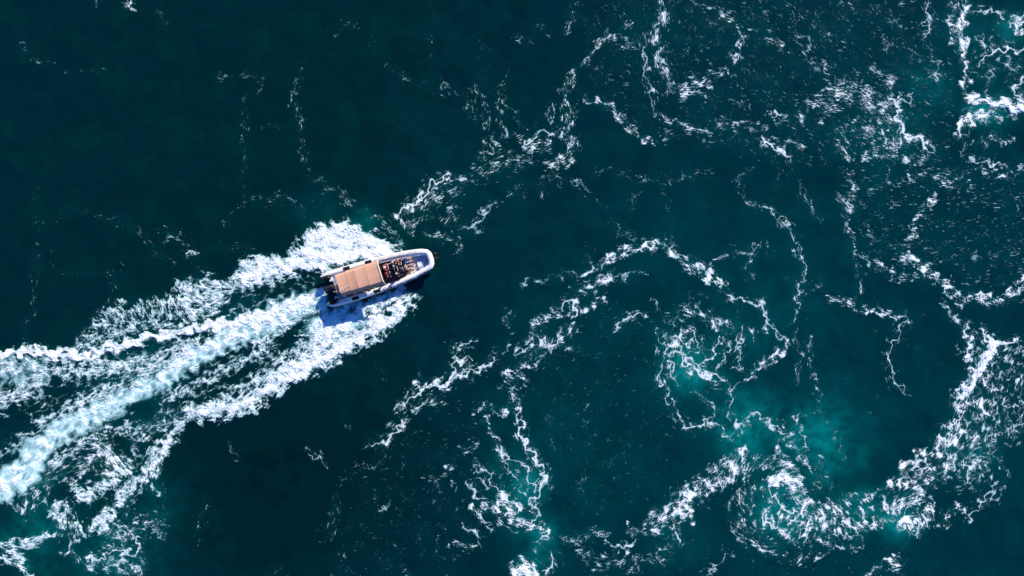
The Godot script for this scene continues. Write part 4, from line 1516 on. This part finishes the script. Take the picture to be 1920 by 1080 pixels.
	for h in [[1.52, 0.70, 2.29], [2.36, 0.735, 2.325], [3.08, 0.75, 2.355], [4.02, 0.775, 2.395], [5.04, 0.80, 2.425]]:
		var hoop := curve([Vector3(h[0], 0.66, -1.0), Vector3(h[0], 1.5, -0.97), Vector3(h[0], h[2] - 0.2, -h[1] - 0.1), Vector3(h[0], h[2] - 0.035, -h[1] + 0.1), Vector3(h[0], h[2] - 0.015, 0), Vector3(h[0], h[2] - 0.035, h[1] - 0.16), Vector3(h[0], h[2] - 0.2, h[1] + 0.04), Vector3(h[0], 1.5, 0.92), Vector3(h[0], 0.66, 0.98)], 5)
		part(b, "canopy_hoop", sweep(hoop, [0.02], 8), steel)
	part(b, "front_roll", sweep(curve([Vector3(5.10, 2.12, -0.99), Vector3(5.12, 2.36, -0.86), Vector3(5.11, 2.46, -0.6), Vector3(5.12, 2.475, 0), Vector3(5.11, 2.46, 0.52), Vector3(5.12, 2.36, 0.78), Vector3(5.10, 2.12, 0.90)], 6), [0.045, 0.06, 0.06, 0.06], 10), cream)
	part(b, "grab_rail", sweep(curve([Vector3(1.40, 1.9, 0.50), Vector3(1.44, 2.36, 0.46), Vector3(1.75, 2.43, 0.42), Vector3(2.1, 2.43, 0.30), Vector3(2.4, 2.40, 0.24)], 6), [0.018], 8), steel)
	part(b, "antenna", sweep(curve([Vector3(1.3, 0.66, 0.56), Vector3(1.32, 1.6, 0.52), Vector3(1.15, 2.2, 0.42), Vector3(1.05, 2.5, 0.36)], 5), [0.012], 6), steel)
	# helm and benches
	part(b, "helm_console", round_box(Vector3(0.5, 1.0, 0.8), 0.06), gel, moved(Vector3(3.2, 0.95, 0.0)))
	for x in [1.9, 4.2, 5.14, 5.9, 6.6, 7.02]:
		var w := 1.5 if x < 4.5 else (1.04 if x < 6.8 else 0.8)
		var seat := part(b, "bench_seat", round_box(Vector3(0.36, 0.12, w), 0.05), black, moved(Vector3(x, 0.84, -0.03)))
		part(seat, "seat_box", round_box(Vector3(0.3, 0.34, w * 0.9), 0.02), dark, moved(Vector3(0, -0.22, 0)))
		part(seat, "backrest", round_box(Vector3(0.07, 0.34, w), 0.03), black, moved(Vector3(-0.21, 0.28, 0), Vector3(0, 0, 0.12)))
		part(seat, "grab_bar", sweep(curve([Vector3(-0.24, 0.2, -w * 0.5), Vector3(-0.25, 0.50, -w * 0.48), Vector3(-0.25, 0.53, -w * 0.3), Vector3(-0.25, 0.53, w * 0.3), Vector3(-0.25, 0.50, w * 0.48), Vector3(-0.24, 0.2, w * 0.5)], 5), [0.02], 8), steel)
	return b

func letters(b: Node3D, side: float, text: String, x1: float, x2: float, angle: float, size: float, m: Material) -> void:
	var font := SystemFont.new()
	font.font_names = PackedStringArray(["Droid Sans"])
	font.font_weight = 800
	var st := SurfaceTool.new()
	st.begin(Mesh.PRIMITIVE_TRIANGLES)
	var n := text.length()
	for i in n:
		if text[i] == " ":
			continue
		var tm := TextMesh.new()
		tm.text = text[i]
		tm.font = font
		tm.font_size = 64
		tm.pixel_size = size / 46.0
		tm.depth = 0.008
		var u := (i + 0.5) / n
		var x := lerpf(x1, x2, u) if side > 0 else lerpf(x2, x1, u)
		var p := tube_point(x, side, angle, 0.003)
		# starboard letters read from outboard, running forward; port ones the other way round
		var right := p.basis.x * side
		var up := p.basis.y.cross(right).normalized()
		st.append_from(tm, 0, Transform3D(Basis(right, up, p.basis.y), p.origin))
	part(b, "lettering", st.commit(), m)

func motor(b: Node3D, at: Vector3, s: float, cowl: Material, dark: Material, steel: Material) -> void:
	var o := Node3D.new()
	o.name = "outboard_motor"
	o.position = at
	b.add_child(o, true)
	var rings := []
	for q in [[0.50, 0.10, 0.02], [0.52, 0.20, 0.3], [0.62, 0.235, 0.42], [0.80, 0.25, 0.47], [0.98, 0.245, 0.48], [1.10, 0.225, 0.46], [1.18, 0.18, 0.40], [1.215, 0.10, 0.27], [1.22, 0.02, 0.06]]:
		var ring := PackedVector3Array()
		for k in 20:
			var a := TAU * k / 20
			var cx := signf(cos(a)) * pow(absf(cos(a)), 0.72)
			var cz := signf(sin(a)) * pow(absf(sin(a)), 0.72)
			ring.append(Vector3((cx * q[2] * (1.0 if cx < 0 else 0.92)) * s - 0.02, q[0] + 0.05 * cx * s * (q[0] - 0.5), cz * q[1] * s * (1.0 + 0.08 * cx)))
		rings.append(ring)
	part(o, "cowling", loft(rings), cowl)
	part(o, "cowl_band", round_box(Vector3(0.80 * s, 0.03, 0.46 * s), 0.014), dark, moved(Vector3(0, 0.60, 0)))
	part(o, "air_intake", round_box(Vector3(0.12 * s, 0.05, 0.24 * s), 0.02), dark, moved(Vector3(-0.28 * s, 1.16, 0)))
	part(o, "cowl_badge", round_box(Vector3(0.06 * s, 0.02, 0.10 * s), 0.008), steel, moved(Vector3(0.34 * s, 1.19, 0.06 * s)))
	part(o, "mounting_bracket", round_box(Vector3(0.3, 0.26, 0.26 * s), 0.03), dark, moved(Vector3(0.32, 0.56, 0)))
	part(o, "leg", round_box(Vector3(0.26 * s, 0.8, 0.12 * s), 0.05), dark, moved(Vector3(-0.02, 0.16, 0)))
	part(o, "anti_ventilation_plate", round_box(Vector3(0.5 * s, 0.025, 0.26 * s), 0.01), dark, moved(Vector3(-0.1, -0.16, 0)))
	part(o, "gear_case", sweep([Vector3(0.22, -0.36, 0), Vector3(0.12, -0.36, 0), Vector3(-0.1, -0.36, 0), Vector3(-0.22, -0.36, 0)], [0.02, 0.07, 0.07, 0.05], 12), dark)
# ---------------------------------------------------------------- people: one skin meshed from the distance to tapered bones
func skin_over(bones: Array, cell: float, k: float, v: PackedVector3Array, c: PackedColorArray, t: PackedInt32Array) -> void:
	var lo := Vector3(1e9, 1e9, 1e9)
	var hi := -lo
	for b in bones:
		var r := maxf(b[2], b[3]) + cell * 3.0 + k
		for e in [b[0], b[1]]:
			lo = lo.min(e - Vector3.ONE * r)
			hi = hi.max(e + Vector3.ONE * r)
	var nx := int((hi.x - lo.x) / cell) + 1
	var ny := int((hi.y - lo.y) / cell) + 1
	var nz := int((hi.z - lo.z) / cell) + 1
	var sy := nx
	var sz := nx * ny
	var d := PackedFloat32Array()
	d.resize(nx * ny * nz)
	d.fill(9.0)
	var near := PackedFloat32Array()
	near.resize(nx * ny * nz)
	near.fill(9.0)
	var who := PackedByteArray()
	who.resize(nx * ny * nz)
	for i in bones.size():
		var a: Vector3 = bones[i][0]
		var ab: Vector3 = bones[i][1] - a
		var ra: float = bones[i][2]
		var dr: float = bones[i][3] - ra
		var l := maxf(ab.length_squared(), 1e-9)
		var r := maxf(bones[i][2], bones[i][3]) + cell * 2.0 + k
		var p1 := ((a.min(a + ab) - lo - Vector3.ONE * r) / cell).floor()
		var p2 := ((a.max(a + ab) - lo + Vector3.ONE * r) / cell).ceil()
		for z in range(maxi(0, int(p1.z)), mini(nz - 1, int(p2.z)) + 1):
			for y in range(maxi(0, int(p1.y)), mini(ny - 1, int(p2.y)) + 1):
				for x in range(maxi(0, int(p1.x)), mini(nx - 1, int(p2.x)) + 1):
					var p := lo + Vector3(x, y, z) * cell - a
					var u := clampf(p.dot(ab) / l, 0.0, 1.0)
					var q := (p - ab * u).length() - ra - dr * u
					var at := x + y * sy + z * sz
					if q < near[at]:
						near[at] = q
						who[at] = i
					var o := d[at]
					var h := maxf(k - absf(o - q), 0.0)
					d[at] = minf(o, q) - h * h * 0.25 / k
	var index := {}
	var corner := [0, 1, sy, sy + 1, sz, sz + 1, sz + sy, sz + sy + 1]
	var ends := [[0, 1], [2, 3], [4, 5], [6, 7], [0, 2], [1, 3], [4, 6], [5, 7], [0, 4], [1, 5], [2, 6], [3, 7]]
	for z in nz - 1:
		for y in ny - 1:
			for x in nx - 1:
				var at := x + y * sy + z * sz
				var m := 0
				for q in 8:
					if d[at + corner[q]] < 0.0:
						m |= 1 << q
				if m == 0 or m == 255:
					continue
				var sum := Vector3.ZERO
				var n := 0
				for e in ends:
					var fa := d[at + corner[e[0]]]
					var fb := d[at + corner[e[1]]]
					if (fa < 0.0) != (fb < 0.0):
						var u := fa / (fa - fb)
						var pa := Vector3(e[0] & 1, (e[0] >> 1) & 1, e[0] >> 2)
						var pb := Vector3(e[1] & 1, (e[1] >> 1) & 1, e[1] >> 2)
						sum += pa.lerp(pb, u)
						n += 1
				index[at] = v.size()
				v.append(lo + (Vector3(x, y, z) + sum / n) * cell)
				c.append(bones[who[at]][4])
	for at in index:
		var inside := d[at] < 0.0
		for ax in [[1, sy, sz], [sy, sz, 1], [sz, 1, sy]]:
			if (d[at + ax[0]] < 0.0) == inside:
				continue
			var i1 = index.get(at - ax[1])
			var i2 = index.get(at - ax[1] - ax[2])
			var i3 = index.get(at - ax[2])
			if i1 == null or i2 == null or i3 == null:
				continue
			if inside:
				t.append_array([index[at], i2, i1, index[at], i3, i2])
			else:
				t.append_array([index[at], i1, i2, index[at], i2, i3])

var hand_v := PackedVector3Array()
var hand_t := PackedInt32Array()

func make_hand() -> void:                                # x runs to the fingertips, y is the back of the hand, the thumb on +z
	var b := []
	var white := Color.WHITE
	for k in 4:
		var z := 0.028 - k * 0.019
		b.append([Vector3(0.015, 0, z * 0.7), Vector3(0.085, 0, z), 0.013, 0.010, white])
		var l: float = [0.040, 0.045, 0.042, 0.033][k]
		var p := Vector3(0.085, 0, z)
		var a := 0.0
		for q in 3:
			a += 0.42
			var e: Vector3 = p + Vector3(cos(a), -sin(a), -0.02 * (k - 1.5)) * l * [1.0, 0.65, 0.5][q]
			b.append([p, e, 0.0092 - q * 0.0008, 0.0086 - q * 0.0008, white])
			p = e
	b.append([Vector3(0.02, -0.004, 0.024), Vector3(0.048, -0.012, 0.050), 0.014, 0.011, white])
	b.append([Vector3(0.048, -0.012, 0.050), Vector3(0.074, -0.022, 0.058), 0.0105, 0.0095, white])
	b.append([Vector3(0.074, -0.022, 0.058), Vector3(0.094, -0.030, 0.054), 0.0095, 0.008, white])
	b.append([Vector3(-0.03, 0, 0), Vector3(0.03, 0, 0), 0.022, 0.026, white])
	skin_over(b, 0.0045, 0.004, hand_v, PackedColorArray(), hand_t)

func person(boat: Node3D, label: String, at: Vector3, turn: float, how: Dictionary, m: Material, group := "") -> void:
	var skin: Color = how.get("skin", Color(0.40, 0.26, 0.20))
	var top: Color = how.top
	var trim: Color = how.get("trim", top)
	var low: Color = how.low
	var shoe: Color = how.get("shoe", Color(0.03, 0.03, 0.03))
	var hair: Color = how.hair
	var lean: float = how.get("lean", 0.12)
	var up := Vector3(sin(lean), cos(lean), 0.0)
	var fwd := Vector3(cos(lean), -sin(lean), 0.0)
	var pel := Vector3(0, 0.10, 0)
	var waist := pel + up * 0.16
	var chest := pel + up * 0.34
	var neck := pel + up * 0.52
	var bones := []
	bones.append([pel + Vector3(0, 0, -0.07), pel + Vector3(0, 0, 0.07), 0.115, 0.115, low])
	bones.append([waist + Vector3(0, 0, -0.05), waist + Vector3(0, 0, 0.05), 0.105, 0.105, top])
	bones.append([chest + Vector3(0, 0, -0.075), chest + Vector3(0, 0, 0.075), 0.115, 0.115, trim])
	bones.append([chest + up * 0.10 + Vector3(0, 0, -0.13), chest + up * 0.10 + Vector3(0, 0, 0.13), 0.068, 0.068, top])
	bones.append([neck - up * 0.06, neck + up * 0.08 + fwd * 0.02, 0.058, 0.052, skin])
	var tips := []
	for s in [-1.0, 1.0]:
		var hip := pel + Vector3(0.0, 0, 0.09 * s)
		var leg: Array = how.legs[0 if s < 0 else 1]
		var knee := hip + (Vector3(leg[0], leg[1], leg[2] * s)).normalized() * 0.43
		var ankle := knee + (Vector3(leg[3], leg[4], leg[5] * s)).normalized() * 0.41
		bones.append([hip, hip.lerp(knee, 0.55), 0.088, 0.076, low])
		bones.append([hip.lerp(knee, 0.55), knee, 0.074, 0.056, low if how.get("long", false) else skin])
		bones.append([knee, knee.lerp(ankle, 0.35), 0.054, 0.056, low if how.get("long", false) else skin])
		bones.append([knee.lerp(ankle, 0.35), ankle, 0.054, 0.036, low if how.get("long", false) else skin])
		var toe := ankle + Vector3(0.17, -0.045 + maxf(0.0, leg[3]) * 0.10, 0.02 * s)
		bones.append([ankle + Vector3(-0.045, -0.035, 0), toe, 0.036, 0.034, shoe])
		var sh := chest + up * 0.10 + Vector3(0, 0, 0.185 * s)
		var arm: Array = how.arms[0 if s < 0 else 1]
		var elbow := sh + (Vector3(arm[0], arm[1], arm[2] * s)).normalized() * 0.28
		var wrist := elbow + (Vector3(arm[3], arm[4], arm[5] * s)).normalized() * 0.24
		bones.append([sh, sh.lerp(elbow, 0.6), 0.058, 0.048, top])
		bones.append([sh.lerp(elbow, 0.6), elbow, 0.045, 0.040, top if how.get("sleeves", false) else skin])
		bones.append([elbow, wrist, 0.040, 0.026, top if how.get("sleeves", false) else skin])
		tips.append([elbow, wrist, s])
	var v := PackedVector3Array()
	var c := PackedColorArray()
	var t := PackedInt32Array()
	skin_over(bones, 0.022, 0.03, v, c, t)
	# hands close over knees, rails or each other
	for q in tips:
		var x: Vector3 = (q[1] - q[0]).normalized()
		var z: Vector3 = x.cross(Vector3.UP).normalized() * -q[2]
		var y: Vector3 = z.cross(x) * q[2] * -1.0
		if y.y < 0.0:
			y = -y
		var first := v.size()
		for p in hand_v:
			v.append(q[1] + x * (p.x + 0.02) + y * p.y + z * p.z)
			c.append(skin)
		for i in hand_t:
			t.append(first + i)
	# head: skull, face, ears, hair
	var look: float = how.get("look", 0.0)
	var nod: float = how.get("nod", 0.1)
	var hb := Basis(Vector3.UP, look) * Basis(Vector3(0, 0, 1), -nod)
	var hc := neck + up * 0.17 + fwd * 0.035
	var eye := Color(0.03, 0.02, 0.02)
	var lip := Color(skin.r * 0.8, skin.g * 0.45, skin.b * 0.45)
	var head := []
	for q in [[[-0.018, 0.025, -0.012], [-0.018, 0.025, 0.012], 0.083, 0.083, skin], [[0.035, 0.015, -0.014], [0.035, 0.015, 0.014], 0.062, 0.062, skin], [[0.03, -0.06, -0.02], [0.03, -0.06, 0.02], 0.043, 0.043, skin], [[0.062, -0.082, 0], [0.064, -0.08, 0], 0.024, 0.024, skin],
			[[0.088, 0.015, 0], [0.112, -0.018, 0], 0.010, 0.014, skin], [[0.088, 0.018, -0.032], [0.089, 0.018, -0.030], 0.013, 0.013, eye], [[0.088, 0.018, 0.032], [0.089, 0.018, 0.030], 0.013, 0.013, eye], [[0.080, -0.048, -0.02], [0.080, -0.048, 0.02], 0.012, 0.012, lip],
			[[-0.005, 0.0, -0.088], [0.0, 0.03, -0.092], 0.012, 0.015, skin], [[-0.005, 0.0, 0.088], [0.0, 0.03, 0.092], 0.012, 0.015, skin],
			[[-0.035, 0.052, -0.014], [-0.035, 0.052, 0.014], 0.080, 0.080, hair], [[0.012, 0.072, -0.014], [0.012, 0.072, 0.014], 0.062, 0.062, hair], [[-0.062, -0.02, -0.02], [-0.062, -0.02, 0.02], 0.055, 0.055, hair]]:
		head.append([hc + hb * Vector3(q[0][0], q[0][1], q[0][2]), hc + hb * Vector3(q[1][0], q[1][1], q[1][2]), q[2], q[3], q[4]])
	if how.get("long_hair", false):
		head.append([hc + hb * Vector3(-0.075, 0, 0), hc + hb * Vector3(-0.10, -0.17, 0), 0.055, 0.05, hair])
	if how.get("cap", false):
		head.append([hc + hb * Vector3(0.06, 0.075, -0.03), hc + hb * Vector3(0.06, 0.075, 0.03), 0.022, 0.022, hair])
		head.append([hc + hb * Vector3(0.10, 0.062, -0.025), hc + hb * Vector3(0.10, 0.062, 0.025), 0.016, 0.016, hair])
	head.append([neck, hc, 0.05, 0.05, skin])
	skin_over(head, 0.009, 0.012, v, c, t)
	var o := MeshInstance3D.new()
	o.name = numbered("person")
	o.mesh = finish(v, t, c)
	o.material_override = m
	o.set_meta("label", label)
	o.set_meta("category", "person")
	o.set_meta("group", "passengers seated in the bow")
	o.transform = boat.transform * Transform3D(Basis(Vector3.UP, turn), at)
	add_child(o, true)

func build_people(boat: Node3D) -> void:
	make_hand()
	var m := StandardMaterial3D.new()
	m.vertex_color_use_as_albedo = true
	m.roughness = 0.75
	m.metallic_specular = 0.35
	var y := 0.90
	var down := [[1.0, -0.05, 0.12, -0.10, -1.0, 0.0], [1.0, -0.05, 0.12, -0.10, -1.0, 0.0]]
	var stretch := [[1.0, -0.02, 0.15, 0.72, -0.62, 0.02], [1.0, 0.02, 0.10, 0.78, -0.55, 0.0]]
	var lap := [[0.45, -1.0, 0.15, 0.9, 0.15, -0.35], [0.45, -1.0, 0.15, 0.9, 0.15, -0.35]]
	var rail := [[0.8, -0.75, 0.25, 1.0, 0.05, -0.1], [0.7, -0.8, 0.25, 1.0, 0.1, 0.0]]
	var brace := [[-0.35, -1.0, 0.55, 0.5, -0.75, 0.35], [0.5, -1.0, 0.2, 0.9, 0.1, -0.3]]
	var black := Color(0.012, 0.012, 0.014)
	person(boat, "passenger in a red and pink top with a white cap by the canopy", Vector3(5.24, y, -0.36), 0.0, {"top": Color(0.42, 0.035, 0.055), "trim": Color(0.72, 0.30, 0.33), "low": Color(0.05, 0.012, 0.016), "hair": Color(0.75, 0.73, 0.72), "cap": true, "legs": down, "arms": rail, "lean": 0.22}, m)
	person(boat, "dark haired passenger in a dark red top close to the canopy edge", Vector3(5.24, y, 0.26), 0.05, {"top": Color(0.36, 0.02, 0.04), "trim": Color(0.48, 0.10, 0.13), "low": Color(0.04, 0.01, 0.014), "hair": Color(0.05, 0.02, 0.015), "legs": down, "arms": lap, "lean": 0.25, "look": 0.3}, m)
	person(boat, "passenger in a black and white jacket sitting nearest the port side rail", Vector3(6.03, y, -0.44), 0.0, {"top": Color(0.45, 0.45, 0.48), "trim": black, "low": black, "hair": Color(0.014, 0.012, 0.012), "legs": down, "arms": rail, "lean": 0.1, "long": true, "sleeves": true}, m)
	person(boat, "passenger all in black with bare hands in the middle of the second row", Vector3(5.97, y, -0.02), 0.0, {"top": black, "low": black, "hair": Color(0.02, 0.014, 0.01), "legs": down, "arms": lap, "lean": 0.15, "long": true, "sleeves": true, "look": -0.4}, m)
	person(boat, "passenger in black with a pale bald head and bare arms, starboard end of the row", Vector3(6.04, y, 0.42), 0.0, {"top": black, "low": black, "hair": Color(0.60, 0.42, 0.33), "legs": down, "arms": lap, "lean": 0.2}, m)
	person(boat, "passenger with red hair and bare pink shoulders in a dark red vest", Vector3(6.5, y, -0.46), 0.0, {"top": Color(0.40, 0.19, 0.15), "trim": Color(0.22, 0.02, 0.02), "low": black, "hair": Color(0.22, 0.045, 0.02), "long_hair": true, "legs": down, "arms": rail, "lean": 0.1, "look": 0.5}, m)
	person(boat, "passenger in a plain charcoal shirt behind the one with pale outstretched legs", Vector3(6.5, y, 0.12), 0.0, {"top": Color(0.015, 0.016, 0.02), "low": black, "hair": Color(0.012, 0.01, 0.01), "legs": down, "arms": lap, "lean": 0.1, "long": true, "sleeves": true}, m)
	person(boat, "passenger in a bright blue shirt and navy shorts stretching bare legs towards the bow", Vector3(7.03, y, -0.42), 0.10, {"top": Color(0.03, 0.17, 0.52), "low": Color(0.012, 0.03, 0.10), "hair": Color(0.02, 0.02, 0.03), "shoe": Color(0.5, 0.37, 0.31), "skin": Color(0.52, 0.37, 0.31), "legs": [[1.0, -0.02, -0.05, 0.80, -0.52, 0.05], [1.0, 0.25, 0.35, 0.30, -0.90, -0.1]], "arms": lap, "lean": 0.2, "nod": 0.4}, m)
	person(boat, "fair haired passenger in a sand coloured top with legs stretched to the white cushion", Vector3(7.03, y, 0.10), -0.12, {"top": Color(0.30, 0.24, 0.15), "low": Color(0.25, 0.25, 0.29), "hair": Color(0.46, 0.31, 0.15), "shoe": Color(0.5, 0.37, 0.31), "skin": Color(0.54, 0.39, 0.33), "legs": [[1.0, 0.30, 0.15, 0.20, -0.95, 0.1], [1.0, -0.02, 0.30, 0.80, -0.52, 0.02]], "arms": brace, "lean": 0.0}, m)
